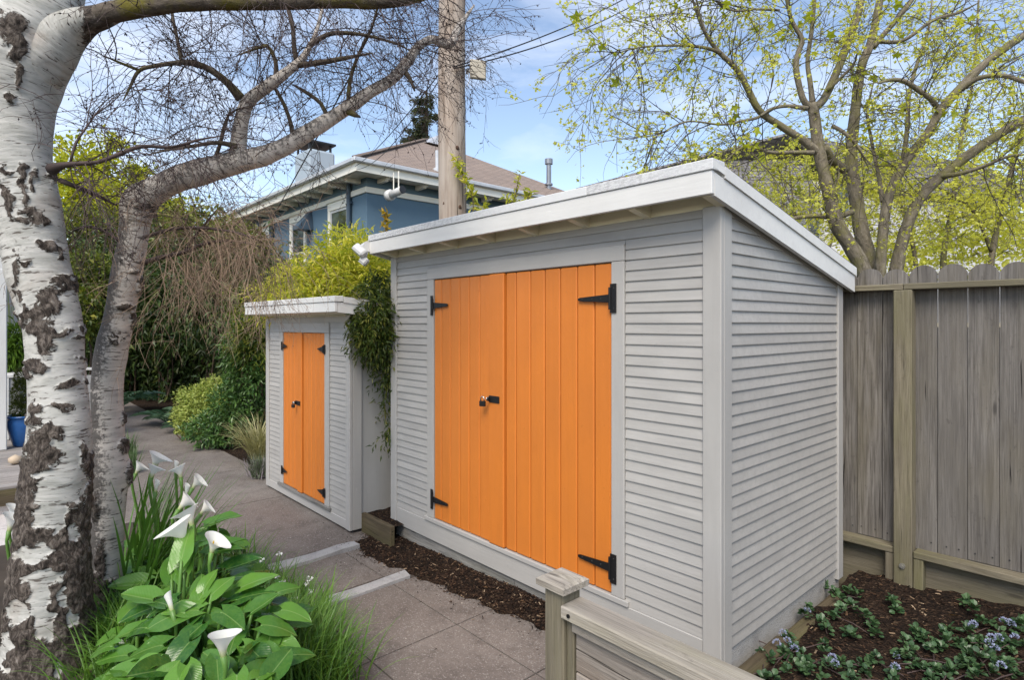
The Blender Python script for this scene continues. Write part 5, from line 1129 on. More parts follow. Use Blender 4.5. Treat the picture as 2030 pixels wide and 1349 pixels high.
shrub('yellow_hedge', 'sparse yellow green leafy screen just above the tall fence at right', [E(1800, 500, 11, 90, 60), E(1900, 470, 11, 90, 70), E(2010, 440, 11, 90, 100), E(1700, 520, 11, 80, 50)], 3600, .06, .11, M_MLEAF, .8, .2, .4, 'shrub', lump=.6, shell=.3, stem=False)
shrub('background_hedge', 'dim evergreen mass behind the hedge at the end of the path', [E(200, 640, 17, 130, 150), E(330, 640, 17, 140, 170), E(470, 640, 16.5, 120, 160)], 9000, .22, .38, M_HEDGE, .5, .3, .6, 'hedge', stem=False)
shrub('olive_bush', 'loose olive green bush above the dark hedge behind the leaning birch', [E(180, 480, 15, 80, 70), E(300, 480, 15, 80, 60), E(400, 480, 14.5, 90, 65), E(480, 510, 13.5, 60, 60), E(180, 570, 14, 55, 70)], 12000, .09, .19, M_BROWNL, .4, .2, .6)
shrub('lime_tree', 'bright lime green tree crown far behind the birches', [E(180, 330, 21, 70, 55), E(150, 390, 20, 60, 60), E(240, 400, 20, 60, 50), E(330, 430, 21, 60, 40), E(190, 445, 20, 90, 50), E(275, 345, 22, 26, 22), E(225, 285, 22, 30, 16), E(300, 450, 20, 80, 50)], 9000, .12, .26, M_FAR, .6, .1, .5, 'tree', lump=.7, shell=.3)
shrub('garden_shrub', 'leafy green shrub seen between the two birch trunks', [E(185, 560, 10.5, 45, 60), E(170, 620, 10, 40, 50), E(215, 600, 10.5, 35, 60)], 6000, .06, .13, M_VINED, .45, .2, .6)
shrub('glossy_shrub', 'tall glossy dark green shrub leaning against the small shed', [E(515, 745, 8.3, 55, 75), E(500, 690, 8.4, 55, 60), E(470, 810, 8.2, 50, 55), E(430, 850, 8.25, 55, 32), E(450, 862, 8.15, 34, 20), E(545, 700, 8.4, 40, 90)], 15000, .045, .10, M_SHRUB, .36, .2, .7)
shrub('feathery_shrub', 'feathery bright green foliage spilling beside the small shed roof', [E(512, 660, 8.0, 30, 36), E(535, 632, 8.2, 34, 22)], 2600, .05, .12, M_VINED, .22, .3, .8, clump=6, stem=False)
shrub('lime_shrub', 'low rounded lime green shrub at the edge of the path', [E(405, 806, 8.9, 48, 46), E(382, 835, 8.75, 33, 30), E(432, 788, 8.9, 36, 36), E(420, 835, 8.6, 34, 26)], 12000, .028, .06, M_LIME, .55, .0, .8)
shrub('vine', 'yellow green feathery vine climbing behind and above the small shed', [E(572, 580, 6.7, 42, 22), E(615, 560, 6.7, 48, 30), E(655, 525, 6.6, 40, 38), E(700, 530, 6.4, 45, 55), E(745, 560, 6.2, 50, 55), E(640, 590, 6.4, 80, 30), E(690, 495, 6.7, 24, 28)], 15000, .035, .115, M_VINE, .20, .3, .8, 'vine', clump=7, lump=.42, stem=False)
shrub('trailing_vine', 'dark green vine hanging in the gap between the two sheds', [E(744, 615, 4.80, 26, 46, 14), E(752, 660, 4.82, 18, 38, 14), E(738, 640, 4.78, 26, 36, 14), E(770, 735, 4.88, 5, 50, 5), E(768, 830, 4.88, 3, 26, 3), E(748, 575, 5.0, 28, 30, 25)], 7600, .028, .07, leafmat('dark_vine_leaf', (.028, .055, .012), (.10, .14, .022), .3, .4, .35, (.24, .24, .05)), .26, .6, .7, 'vine', clump=6, lump=.5, stem=False)
# undergrowth closing the view low down behind the sheds
shrub('laurel', 'mass of mid green leaves between the blue house and the vine', [E(600, 600, 10, 130, 60), E(720, 580, 9.5, 120, 60), E(840, 560, 9.5, 90, 60)], 9000, .08, .15, M_VINED, .4, .2, .6)
# topiary, planter foliage, bamboo at the left edge
M_TOP = leafmat('topiary_leaf', (.05, .075, .014), (.13, .15, .03), .25, .5, .3)
shrub('potted_conifer', 'clipped olive green conifer growing in the cobalt blue pot', [E(48, 810, 7.3, 21, 24), E(46, 780, 7.3, 18, 28), E(43, 752, 7.3, 12, 24)], 5200, .018, .04, M_TOP, .3, .0, 1., 'potted plant', stem=False, lump=.12)
tw = thing('bamboo', P(26, 745, 8.1), 'young green leafy bamboo growing in the grey planter box', 'bamboo')
p, nn = cloud([E(28, 705, 8.1, 28, 40), E(35, 680, 8.1, 20, 40)], 1400, .4); d = norm(nn + RNG.normal(0, .4, p.shape) + np.array([0, 0, -.5])); v_, f_ = instance(LEAF_V * np.array([.16, 1, 1]), LEAF_F, basis(d, RNG.normal(0, .5, p.shape) + np.array([0, 0, 1])), p, RNG.uniform(.08, .17, len(p)))
link('foliage', mesh('foliage', v_, f_), tw, mat=leafmat('bamboo_leaf', (.07, .15, .02), (.16, .27, .04), .35, .45))['kind'] = 'stuff'
g = Geo()
for k in range(9): b = P(14 + k * 4, 748, 8.1); g.tube([b, b + np.array([RNG.normal(0, .05), RNG.normal(0, .05), RNG.uniform(.5, 1.3)])], [.008, .004], 6)
g.out('cane', plain('bamboo_cane', (.22, .26, .08), .5), tw)
# vine sprigs standing above the shed roof edge and on the pole
def sprig(label, pts, n, s, mat, Z, name='vine_sprig'):
    t_ = thing(name, P(*pts[0], Z), label, 'vine'); q = np.array([P(x, y, Z) for x, y in pts]); C_ = catmull(q, .02); g = Geo(); g.tube(C_, np.linspace(.006, .0025, len(C_)), 5); g.out('stem', M_STEMB, t_)
    i = RNG.integers(len(C_) // 5, len(C_), n); p = C_[i] + RNG.normal(0, .012, (n, 3)); d = norm(RNG.normal(0, 1, (n, 3)) + np.array([0, 0, .3])); v_, f_ = instance(LEAF_V * np.array([.32, 1, 1]), LEAF_F, basis(d, RNG.normal(0, 1, (n, 3)) + np.array([0, 0, 1])), p, RNG.uniform(s * .6, s * 1.3, n)); link('leaves', mesh('leaves', v_, f_), t_, mat=mat)
sprig('long yellow green vine sprig climbing the right side of the utility pole', [(935, 440), (938, 400), (926, 365), (914, 340), (905, 312)], 120, .085, M_VINE, 6.25)
sprig('feathery vine sprig with orange tips above the left end of the shed roof', [(762, 475), (765, 450), (768, 425)], 46, .085, leafmat('orange_tip_leaf', (.30, .28, .03), (.48, .30, .04), .4), 5.6)
sprig('short yellow sprig above the shed roof just right of the pole', [(952, 440), (958, 420), (962, 400)], 40, .08, M_VINE, 5.6)
sprig('tall thin sprig with pale leaves above the middle of the shed roof', [(1018, 425), (1020, 395), (1026, 365), (1030, 345)], 44, .06, M_VINE, 5.4)
sprig('rounded yellow sprig at the right end of the vines above the roof', [(1044, 412), (1046, 395), (1050, 382)], 50, .07, M_VINE, 5.3)
sprig('yellow sprig halfway between the two taller sprigs on the roof edge', [(1010, 430), (1008, 405), (1004, 390)], 40, .07, M_VINE, 5.4)

# ferns, fountain grass, lavender, slab
def fern(label, base, n, L, mat, az0=0, az1=6.28):
    t_ = thing('fern', base, label, 'fern')
    for k in range(n):
        a = az0 + (az1 - az0) * (k + RNG.random() * .7) / n; l = L * RNG.uniform(.7, 1.1); t = np.linspace(0, 1, 18)[:, None]; rd = np.array([math.cos(a), math.sin(a), 0])
        C_ = base + rd * l * .75 * t + np.array([0, 0, 1]) * (l * (.85 * t - .62 * t * t)); T = norm(np.gradient(C_, axis=0)); side = norm(np.cross(T, [0, 0, 1.])); P_ = []; Dd = []
        for s in (-1, 1): P_.append(C_[2:]); Dd.append(side[2:] * s + T[2:] * .45)
        P_ = np.vstack(P_); Dd = np.vstack(Dd); sz = l * .26 * np.tile(np.sin(np.linspace(.35, 3.0, 16)), 2); v_, f_ = instance(LEAF_V * np.array([.24, 1, 1]), LEAF_F, basis(Dd, np.tile([0, 0, 1.], (len(P_), 1)) + RNG.normal(0, .15, P_.shape)), P_, sz)
        g = Geo(); g.add(v_, f_); vv_, ff_, _ = tube(C_, np.linspace(.006, .002, 18), 4); g.add(vv_, ff_); g.out('frond', mat, t_)
fern('dark fern with spreading fronds on the right edge of the far path', G(335, 843, .03), 13, .75, M_FERN); fern('dark fern arching over the left side of the far path', G(248, 815, .03) + FV * -.3, 12, 1.1, M_FERN); fern('smaller fern at the foot of the lime green shrub', G(362, 858, .03), 9, .5, M_FERN)
def blades(n, base, spread, L0, L1, w0, w1, lean, droop, az=None, azs=.6, k=6, zf=None):
    """curved strap blades, returns verts, faces"""
    a = RNG.uniform(0, 6.28, n) if az is None else RNG.normal(az, azs, n); b = np.asarray(base) + np.stack([RNG.normal(0, spread, n), RNG.normal(0, spread, n), np.zeros(n)], -1)
    if zf is not None: b[:, 2] = zf(b[:, 0], b[:, 1]) - .01
    L = RNG.uniform(L0, L1, n); ln = RNG.uniform(.2, 1., n) * lean; rd = np.stack([np.cos(a), np.sin(a), np.zeros(n)], -1); d = norm(rd * ln[:, None] + np.array([0, 0, 1.])); cur = b; pts = [b]; dr = RNG.uniform(.3, 1., n) * droop
    for i in range(k): cur = cur + d * (L / k)[:, None]; pts.append(cur); d = norm(d + (rd * .5 + np.array([0, 0, -1.])) * (dr * (i + 1) / k)[:, None])
    C_ = np.stack(pts, 1); T = norm(np.gradient(C_, axis=1)); s = norm(np.cross(T, np.array([0, 0, 1.]) + rd[:, None, :] * .01)); w = (RNG.uniform(w0, w1, n)[:, None] * np.array([.7, 1, 1, .92, .75, .45, .04][:k + 1])[None])[..., None] * .5
    ring = np.stack([C_ - s * w, C_ + np.cross(s, T) * w * .35, C_ + s * w], 2); v_ = ring.reshape(-1, 3); q = (np.arange(n) * (k + 1) * 3)[:, None, None] + (np.arange(k) * 3)[None, :, None] + np.arange(2)[None, None]; f_ = np.stack([q, q + 1, q + 4, q + 3], -1).reshape(-1, 4); return v_, [f_]
M_CREAMG = leafmat('cream_grass', (.30, .29, .13), (.52, .49, .27), .3, .5); M_STRAP = leafmat('strap_leaf', (.055, .15, .026), (.16, .33, .055), .3, .35, .45); M_GRASS = leafmat('soft_grass', (.06, .16, .025), (.19, .35, .055), .35, .4, .4)
fg = thing('fountain_grass', P(515, 880, 7.35), 'cream striped fountain grass tuft beside the small shed', 'grass tuft'); v_, f_ = blades(260, np.array([*P(516, 880, 7.35)[:2], .06]), .04, .45, .75, .008, .014, 1.0, .42); link('blades', mesh('blades', v_, f_), fg, mat=M_CREAMG)
lv = thing('lavender', G(512, 950, .05), 'small grey green lavender plant at the left corner of the small shed', 'plant'); cb = G(515, 945, .05); v_, f_ = blades(200, cb, .05, .14, .30, .006, .010, .8, .1); link('leaves', mesh('leaves', v_, f_), lv, mat=leafmat('lavender_leaf', (.10, .14, .075), (.22, .25, .17), .2, .6)); v_, f_ = blades(90, cb, .06, .16, .28, .008, .014, 1., .1); link('flower_spikes', mesh('flower_spikes', v_, f_), lv, mat=leafmat('lavender_spike', (.20, .17, .20), (.30, .27, .27), .2, .7))
s_ = slab(-7.6, -6.45, 2.62, 3.15, .075, .05, .012, M_PATCH, 'stepping_stone', None); 
s_.parent = None; tag(s_, 'flat grey concrete slab set in the mulch left of the small shed', 'slab')
for k, (px, py) in enumerate([(257, 880), (262, 915)]):
    t_ = thing('rosemary', G(px, py + 20, .05), ['upper tuft of fine needle leaves poking out right of the leaning birch', 'lower tuft of fine needle leaves poking out right of the leaning birch'][k], 'plant'); v_, f_ = blades(140, G(px - 8, py + 22, .05), .05, .15, .36, .006, .009, .6, .15); link('leaves', mesh('leaves', v_, f_), t_, mat=leafmat('needle_leaf', (.06, .12, .04), (.15, .24, .09), .25, .5))

# ================================================================== CALLA LILIES AND BORDER
def callaleafmat():
    m = Mat('calla_leaf'); uv = m.n('SeparateXYZ', {0: m.n('Attribute', attribute_name='luv').outputs['Vector']}); u, v = uv.outputs[0], uv.outputs[1]
    r = m.n('ObjectInfo').outputs['Random']; au = m.math('ABSOLUTE', u)
    col = m.mix(r, (.028, .11, .019), (.135, .30, .042)); col = m.mix(m.ramp(m.noise(m.coord('Object', (1, 1, 1), True), 9, 4), [(.4, 0.), (.7, .45)]), col, (.12, .24, .04))
    vein = m.math('SINE', m.math('ADD', m.math('MULTIPLY', v, 70.), m.math('MULTIPLY', au, -34.))); vr = m.ramp(vein, [(.85, 0.), (1., .09)]); mid = m.ramp(au, [(.02, .5), (.06, 0.)])
    col = m.mix(vr, col, (.16, .29, .07)); col = m.mix(mid, col, (.26, .38, .12))
    b = m.bump(m.math('ADD', vein, m.math('MULTIPLY', mid, -2.)), .08, .003)
    p = m.n('BsdfPrincipled', {'Base Color': col, 'Roughness': .24, 'Specular IOR Level': .5, 'Normal': b}); t = m.n('BsdfTranslucent', {'Color': m.mix(1., col, (1.3, 1.2, .6), 'MULTIPLY')}); mx = m.n('MixShader', {0: .3, 1: p.outputs[0], 2: t.outputs[0]}); m.set(m.o.inputs[0], mx.outputs[0]); return m.m
M_CALLA = callaleafmat(); M_STALK = plain('calla_stalk', (.11, .23, .045), .4)
def calla_leaf_mesh(seed, curl, fold):
    r = np.random.default_rng(seed); nu, nv = 6, 7; V_ = []; UV = []
    for j in range(nv + 1):
        t = j / nv; w = .36 * math.sin(math.pi * min(1, (t * .92 + .08)) ** .78) ** .85 if t < 1 else 0.0
        for i in range(nu + 1):
            u = i / nu * 2 - 1; au = abs(u); y = t - .20 * au ** 1.5 * (1 - t) ** 2 * 1.4; x = u * w
            z = fold * au * w - curl * t * t + .022 * math.sin(u * 7 + t * 11 + seed) * au + .02 * math.sin(t * 9 + seed * 2) * au
            V_.append((x, y, z)); UV.append((u * w / .36, t, 0))
    F_ = np.array([[j * (nu + 1) + i, j * (nu + 1) + i + 1, (j + 1) * (nu + 1) + i + 1, (j + 1) * (nu + 1) + i] for j in range(nv) for i in range(nu)])
    me = mesh('leaf', V_, [F_], dict(luv=np.array(UV)), True); me.materials.append(M_CALLA); return me
LM = [calla_leaf_mesh(s, c, f) for s, c, f in ((1, .10, .30), (2, .22, .15), (3, .32, .40), (4, .02, .45), (5, .18, .25), (6, .40, .10))]
calla = thing('calla_lily', G(430, 1300, .1), 'clump of white calla lilies with broad arrow shaped leaves beside the birches', 'flowering plant')
stalks = Geo()
def place_leaf(pt, az, tilt, size, k, roll=0.):
    """leaf attached at pt; az is the way its tip points (degrees, picture right = 0, away = 90), tilt its slope"""
    a = math.radians(az); h = RV * math.cos(a) + FV * math.sin(a); d = Vector(h * math.cos(tilt) + np.array([0, 0, 1]) * math.sin(tilt)); up = Vector((0, 0, 1)) + Vector(RV) * roll - Vector(FV) * .25
    y = d.normalized(); x = y.cross(up).normalized(); z = x.cross(y); R = Matrix((x, y, z)).transposed().to_4x4()
    link('leaf', LM[k % 6], calla, Matrix.Translation(Vv(pt)) @ R @ Matrix.Scale(size, 4))
    g0 = np.array([pt[0], pt[1], zmound(np.array(pt[0]), np.array(pt[1]))]) - .35 * size * h; g0[2] = max(g0[2], 0) - .02; mid_ = (g0 + pt) / 2 - h * .12 * size + np.array([0, 0, .04])
    stalks.tube([g0, mid_, pt], [.009, .008, .006], 6, .06)
hand = [(360, 1110, 2.55, 100, .9, .26), (470, 1190, 2.55, 20, .25, .27), (540, 1180, 2.6, 40, .2, .22), (300, 1190, 2.5, 170, .1, .26), (330, 1200, 2.45, 150, .0, .24), (365, 1215, 2.42, 200, -.1, .27), (400, 1240, 2.4, 240, -.35, .22), (320, 1280, 2.3, 185, -.2, .27), (375, 1275, 2.3, 250, -.4, .24), (430, 1310, 2.2, 300, -.4, .20), (500, 1290, 2.3, 330, -.3, .22), (520, 1240, 2.4, 10, -.1, .24), (470, 1250, 2.4, 280, -.3, .20), (420, 1180, 2.5, 60, .5, .20), (300, 1320, 2.2, 190, -.3, .24), (360, 1335, 2.15, 270, -.5, .22), (470, 1340, 2.15, 290, -.5, .22), (290, 1245, 2.4, 170, -.1, .24), (415, 1040, 3.1, 15, .3, .28), (390, 1075, 2.9, 20, .2, .25), (410, 1100, 2.7, 10, .35, .26), (450, 1130, 2.7, 25, .2, .26), (480, 1165, 2.6, 30, .3, .26), (560, 1210, 2.5, 350, .0, .22), (340, 1150, 2.55, 120, .7, .22), (440, 1215, 2.42, 330, -.1, .24), (395, 1190, 2.5, 80, .6, .22), (500, 1215, 2.45, 45, .35, .22), (250, 1300, 2.3, 180, -.1, .22), (275, 1345, 2.2, 200, -.3, .22)]
for k, (px, py, Z, az, ti, s) in enumerate(hand):
    for j in range(3): place_leaf(P(px + RNG.normal(0, 16) * (j > 0), py + RNG.normal(0, 14) * (j > 0) + 6 * j, Z + .03 * j), az + RNG.normal(0, 40) * (j > 0), ti + RNG.normal(0, .25) * (j > 0), s * (.58, .50, .44)[j], k + j, RNG.normal(0, .25))
for k in range(260):                                                 # under-layer
    py = RNG.uniform(1060, 1345); lo = np.interp(py, [1060, 1180, 1345], [260, 250, 230]); hi = np.interp(py, [1060, 1180, 1345], [480, 580, 540]); z = RNG.uniform(.16, .40); Z = (EYE - z - .12) * FPX / (py - HOR); 
    q = P(RNG.uniform(lo, hi), py + 12, Z); q[2] -= .02; place_leaf(q, RNG.uniform(0, 360), RNG.uniform(-.3, .5), RNG.uniform(.09, .165), k, RNG.normal(0, .3))
o = stalks.out('stalks', M_STALK, calla, True); o['kind'] = 'stuff'
# flowers
M_SPATHE = plain('white_spathe', (.80, .80, .75), .45, 0, .05, 30, .05); M_SPADIX = plain('yellow_spadix', (.65, .42, .05), .7, 0, .6, 120)
def spathemat():
    m = Mat('calla_spathe'); t = m.fattr('st'); col = m.ramp(t, [(0., (.30, .42, .10)), (.22, (.62, .66, .40)), (.45, (.80, .80, .74)), (1., (.84, .84, .80))])
    p = m.n('BsdfPrincipled', {'Base Color': col, 'Roughness': .5, 'Specular IOR Level': .3}); tr = m.n('BsdfTranslucent', {'Color': col}); mx = m.n('MixShader', {0: .3, 1: p.outputs[0], 2: tr.outputs[0]}); m.set(m.o.inputs[0], mx.outputs[0]); return m.m
M_SPATHE = spathemat()
def spathe_mesh(openness):
    na, ntt = 22, 9; V_ = []; S = []
    for j in range(ntt + 1):
        t = j / ntt
        for i in range(na + 1):
            a = -math.pi * 1.06 + i / na * math.pi * 2.12; c = (1 + math.cos(a)) / 2; flare = t ** 2.3
            r = .10 + (.40 * openness) * flare * (.75 + .55 * c ** 3) + .03 * t + (.012 if i > na / 2 else 0)
            z = t * (1.0 - .10 * c) + .10 * flare * (1 - c) - .16 * openness * flare * c ** 2 * t; tipx = .24 * openness * (c ** 9) * flare
            V_.append(((r + tipx) * math.cos(a) , r * math.sin(a) * .92, z - .10 * (c ** 9) * flare)); S.append(t)
    F_ = np.array([[j * (na + 1) + i, j * (na + 1) + i + 1, (j + 1) * (na + 1) + i + 1, (j + 1) * (na + 1) + i] for j in range(ntt) for i in range(na)])
    me = mesh('spathe', V_, [F_], dict(st=np.array(S)), True); me.materials.append(M_SPATHE); return me
SPM = {k: spathe_mesh(k) for k in (1.25, 1.0, .7, .18)}
SDV, SDF, _ = tube([(0, 0, .12), (0, 0, .45), (.01, 0, .72)], [.05, .055, .03], 8, .08)
def flower(px, py, Z, size, az, tilt, op, basepx, basey, label=None):
    size = size * .74
    top = P(px, py, Z); a = math.radians(az); h = RV * math.cos(a) + FV * math.sin(a); z = Vector(np.array([0, 0, 1]) * math.cos(tilt) + h * math.sin(tilt)).normalized(); x = (Vector(h) - z * Vector(h).dot(z)).normalized(); y = z.cross(x); R = Matrix((x, y, z)).transposed().to_4x4()
    low = np.array(top) - np.array(z) * size * .5; M = Matrix.Translation(Vv(low)) @ R @ Matrix.Scale(size, 4); o = link('flower', SPM[op], calla, M)
    if label: o['label'] = label
    me = bpy.data.meshes.get('spadix_shape')
    if me is None: me = mesh('spadix_shape', SDV, SDF, None, True); me.materials.append(M_SPADIX)
    if op > .3: link('spadix', me, o, M)
    b = P(basepx, basey, Z + .05); b[2] = max(zmound(np.array(b[0]), np.array(b[1])), 0.) ; g = Geo(); mid_ = (low + b) / 2 + RV * .01; nb_ = low - np.array(z) * .05
    g.tube([b, mid_, nb_, low + np.array(z) * size * .05], [.0095, .008, .0075, .012], 8, .05); g.out('flower_stem', M_STALK, o, True)
for f_ in [(308, 914, 3.45, .115, 20, .25, 1.25, 322, 1100), (303, 936, 3.35, .10, 40, .2, 1.0, 315, 1100), (274, 930, 3.5, .09, 30, .4, 1.0, 280, 1100), (357, 936, 3.35, .10, 190, .1, 1.0, 352, 1120), (388, 958, 3.3, .10, 10, .5, 1.0, 378, 1100), (364, 998, 3.05, .11, 30, .6, 1.0, 352, 1120), (405, 1010, 2.95, .085, 20, .6, 1.0, 402, 1140), (377, 1025, 2.85, .125, 180, .2, 1.25, 372, 1150), (360, 1056, 2.62, .14, 200, .25, 1.25, 395, 1230), (422, 1081, 2.62, .11, 350, .2, 1.25, 415, 1230), (440, 1281, 2.12, .125, 60, -.15, 1.0, 415, 1345), (310, 965, 3.3, .09, 0, .15, .18, 315, 1110), (370, 972, 3.3, .09, 0, .05, .18, 368, 1120), (349, 925, 3.4, .08, 0, 0., .18, 350, 1120), (337, 1195, 2.4, .10, 160, .35, .18, 350, 1290), (26, 1018, 3.3, .11, 20, .2, 1.25, 20, 1200), (22, 1038, 3.1, .12, 20, .2, 1.25, 18, 1200)]: flower(*f_)
# strap leaves
strap = thing('strap_leaf_plant', P(275, 1150, 2.95), 'tuft of long narrow dark green strap leaves between the birch and the lilies', 'plant')
AZR = math.atan2(RV[1], RV[0])
for k in range(150):
    py = RNG.uniform(1130, 1260); b = G(RNG.uniform(236, 318), py, .14); b[2] = max(zmound(np.array(b[0]), np.array(b[1])), 0) - .01
    v_, f_ = blades(1, b, .0, .45, .88, .012, .020, .75, .14, AZR + RNG.normal(.1, .5), .2); c = v_.mean(0); link('leaf', mesh('leaf', v_ - c, f_, smooth=True), strap, Matrix.Translation(Vv(c)), M_STRAP)
# grass clumps with small white bells
M_BELL = plain('white_bell_petal', (.78, .80, .78), .5)
def clump(label, pts, n, L0, L1, nfl, name='grass_clump'):
    t_ = thing(name, G(*pts[0], .05), label, 'grass'); V_ = Geo()
    for (px, py) in pts:
        b = G(px, py, .08); v_, f_ = blades(n, b, .075, L0, L1, .005, .010, .9, .34, zf=lambda x, y: np.maximum(zmound(x, y), 0)); V_.add(v_, f_)
    V_.out('blades', M_GRASS, t_)['kind'] = 'stuff'
    for k in range(nfl):
        px, py = pts[k % len(pts)]; b = G(px + RNG.normal(0, 22), py + RNG.normal(0, 14), .06); top = b + np.array([0, 0, RNG.uniform(.16, .27)]) + RV * RNG.normal(0, .04); g = Geo()
        m_ = 9; p = top + RNG.normal(0, .006, (m_, 3)); d = norm(RNG.normal(0, .6, (m_, 3)) + np.array([0, 0, -1.])); v_, f_ = instance(LEAF_V * np.array([.7, 1, 1.5]), LEAF_F, basis(d, RNG.normal(0, 1, (m_, 3))), p, RNG.uniform(.012, .022, m_)); g.add(v_, f_); o = g.out('flower_head', M_BELL, t_)
        g = Geo(); g.tube([b, top], .0025, 4); g.out('flower_stem', M_STALK, o)
clump('soft green grass with white bells along the right edge of the lilies', [(520, 1215), (560, 1225), (590, 1250), (545, 1250), (500, 1200), (610, 1285), (480, 1150), (530, 1180), (600, 1215), (455, 1120)], 150, .20, .40, 12)
clump('arching bright grass tufts spilling over the concrete at the bottom', [(560, 1325), (600, 1330), (640, 1345), (585, 1370), (540, 1380), (620, 1390), (570, 1290)], 180, .20, .42, 5)
clump('sparse grass with white bells at the foot of the big birch', [(215, 1340), (250, 1330), (290, 1380), (230, 1400), (265, 1290)], 130, .18, .40, 8)
clump('fine grass under the lily leaves next to the leaning birch', [(265, 1240), (290, 1200), (300, 1260), (350, 1180), (400, 1150), (450, 1180)], 130, .18, .36, 4)

# ================================================================== FLOWER BED BY THE FENCE
M_CEA = leafmat('ceanothus_leaf', (.035, .085, .035), (.105, .185, .075), .2, .38, .45); M_BLOOM = leafmat('blue_blossom', (.28, .32, .50), (.46, .50, .66), .15, .7, .2)
CL_V = np.array([[0, 0, 0], [-.42, .35, .10], [-.36, .75, .06], [0, 1, -.10], [.36, .75, .06], [.42, .35, .10], [0, .5, 0]]); CL_F = [np.array([[0, 6, 1], [1, 6, 2], [2, 6, 3], [0, 5, 6], [5, 4, 6], [4, 3, 6]])]
def sprig_leaves(g, c, n, s, rad):
    a = RNG.uniform(0, 6.28, n); el = RNG.uniform(-.1, 1.2, n); d = np.stack([np.cos(a) * np.cos(el), np.sin(a) * np.cos(el), np.sin(el)], -1); p = c + d * rad * RNG.uniform(.1, .5, (n, 1)) + np.array([0, 0, 1]) * RNG.uniform(0, rad, (n, 1)) * .6
    v_, f_ = instance(CL_V, CL_F, basis(d, np.tile([0, 0, 1.], (n, 1)) + RNG.normal(0, .3, (n, 3))), p, RNG.uniform(s * .7, s * 1.2, n)); g.add(v_, f_)
def bloom(g, c, s):
    n = 46; d = norm(RNG.normal(0, 1, (n, 3))); d[:, 2] = np.abs(d[:, 2]); p = c + d * np.array([s * .6, s * .6, s * .8]); v_, f_ = instance(LEAF_V * np.array([.8, 1, 1]), LEAF_F, basis(d, RNG.normal(0, 1, (n, 3))), p, np.full(n, s * .42)); g.add(v_, f_)
def bedpt(px, py): q = G(px, py, .17); q = G(px, py, float(zbed(q[0], q[1]))); return q
gl = Geo(); gb = Geo(); gs = Geo()
mass = [(1530, 1290), (1550, 1310), (1575, 1285), (1590, 1318), (1615, 1330), (1560, 1335), (1640, 1290), (1660, 1335), (1690, 1330), (1715, 1345), (1740, 1330), (1600, 1345), (1640, 1345), (1770, 1345), (1800, 1320), (1815, 1290), (1840, 1305), (1870, 1300), (1830, 1335), (1860, 1335), (1880, 1270), (1900, 1300), (1910, 1330), (1930, 1285), (1950, 1310), (1975, 1295), (1990, 1330), (2010, 1300), (1960, 1340), (2025, 1340), (1920, 1345), (1885, 1345), (1985, 1270), (2010, 1260), (1940, 1330), (1790, 1300), (1680, 1350), (1545, 1350), (2020, 1285), (1895, 1320), (1850, 1350), (1755, 1352)]
for (px, py) in mass:
    for r_ in range(2):
        c = bedpt(px + RNG.normal(0, 12), py + RNG.normal(0, 8)); sprig_leaves(gl, c + np.array([0, 0, RNG.uniform(-.01, .02)]), 13, .028, .036)
    b = bedpt(px + RNG.normal(0, 60), py + RNG.normal(0, 25)); gs.tube([b + np.array([0, 0, .006]), (b + c) / 2 + np.array([0, 0, .02]), c + np.array([0, 0, .02])], .003, 4, .05)
for (px, py) in [(1560, 1296), (1552, 1280), (1575, 1312), (1650, 1330), (1655, 1342), (1930, 1262), (1962, 1300), (1972, 1312), (1980, 1290), (1965, 1290), (2012, 1290), (1990, 1256), (2005, 1262), (1540, 1300), (1775, 1350), (1985, 1348)]:
    bloom(gb, bedpt(px, py) + np.array([0, 0, .055]), .022)
def outm(g, name, mat, label):
    o = g.out(name, mat); tag(o, label, 'ground cover', kind='stuff'); return o
outm(gl, 'ground_cover', M_CEA, 'low glossy green ground cover spreading along the front of the flower bed'); outm(gb, 'blue_blossom', M_BLOOM, 'small pale blue blossom heads among the ground cover leaves'); outm(gs, 'runner_stems', M_TWIGD, 'thin brown runner stems trailing over the mulch')
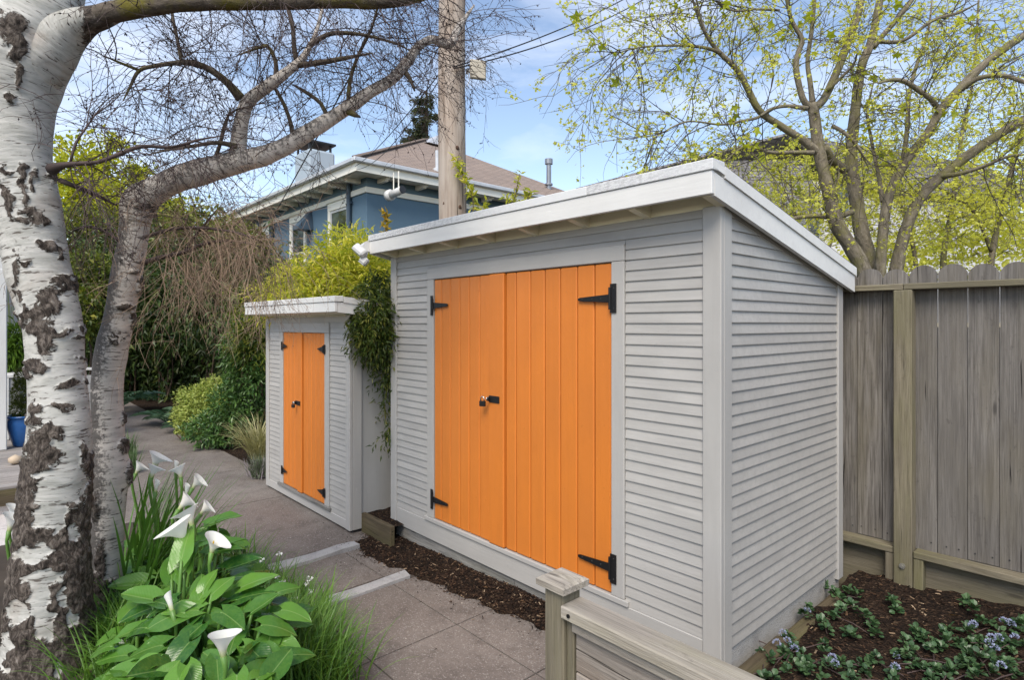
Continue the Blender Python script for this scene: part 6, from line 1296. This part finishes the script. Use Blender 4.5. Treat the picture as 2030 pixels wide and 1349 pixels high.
iso = [([(1607, 1178), (1632, 1172), (1655, 1188), (1680, 1185), (1700, 1190), (1665, 1200)], 'leafy patch of ground cover nearest the rear corner of the big shed', []), ([(1668, 1222), (1690, 1215), (1712, 1232), (1728, 1250), (1735, 1270), (1650, 1232)], 'diagonal row of leafy rosettes in the middle of the flower bed', []), ([(1770, 1205), (1778, 1222)], 'upright leafy sprig standing alone on bare mulch before the fence post', []), ([(1918, 1208), (1930, 1220)], 'small lone green rosette highest in the bed at right', []), ([(1945, 1245), (1962, 1250)], 'flat rosette between the lone sprig and the blue flowers at right', []), ([(2000, 1255), (2020, 1250)], 'rosette with a blue flower at the right edge of the bed', [(2003, 1258)]), ([(1820, 1270), (1832, 1276)], 'small spiky rosette in the centre of the bed', []), ([(1872, 1272), (1880, 1285)], 'drooping leafy sprig right of the centre of the bed', []), ([(1597, 1230), (1605, 1222)], 'grey green sprig with pale flowers growing over the timber edging', [(1600, 1232)]), ([(1640, 1262), (1630, 1250)], 'leafy rosette between the timber edging and the middle row', []), ([(1682, 1268), (1690, 1275)], 'small sprig below the diagonal row of rosettes', []), ([(1918, 1262), (1935, 1280)], 'sprig with the leftmost blue flower head by the runner stems', [(1928, 1262)])]
for pts, lab, bl_ in iso:
    t_ = thing('ground_cover_sprig', bedpt(*pts[0]), lab, 'plant', 'ground cover sprigs on the mulch'); g = Geo(); s_ = Geo(); prev = None
    for (px, py) in pts:
        c = bedpt(px, py); sprig_leaves(g, c + np.array([0, 0, .02]), 18, .030, .036)
        if prev is not None: s_.tube([prev, (prev + c) / 2 + np.array([0, 0, .03]), c + np.array([0, 0, .03])], .003, 4)
        prev = c + np.array([0, 0, .01])
    g.out('leaves', M_CEA, t_); s_.out('stem', M_TWIGD, t_)
    if bl_:
        g = Geo(); [bloom(g, bedpt(*q) + np.array([0, 0, .05]), .022) for q in bl_]; g.out('blossom', M_BLOOM, t_)
q = bedpt(1777, 1308); g = Geo(); bloom(g, q + np.array([0, 0, .01]), .02); tag(g.out('fallen_blossom', M_BLOOM), 'single pale blue blossom fallen on bare soil in the bed', 'blossom')
# dead leaves on the mulch
M_DEAD = leafmat('dead_leaf', (.16, .08, .04), (.38, .24, .13), .2, .7, .2)
for (p, lab) in [(np.array([*G(963, 1172, .06)]), 'curled brown dead leaf on the mulch strip below the doors'), (bedpt(1880, 1228), 'pale brown dead leaf on the mulch right of the fence post'), (G(1035, 1200, .075), 'small reddish dead leaf on the mulch strip beside the fence post cap')]:
    v_, f_ = instance(STAR_V, STAR_F, basis(np.array([[.6, -.5, .25]]), np.array([[.2, .1, 1.]])), np.array([p + np.array([0, 0, .02])]), np.array([.05])); v_[:, 2] += .25 * np.linalg.norm(v_[:, :2] - p[:2], axis=1); tag(link('dead_leaf', mesh('dead_leaf', v_, f_), mat=M_DEAD), lab, 'leaf', 'dead leaves on the mulch')
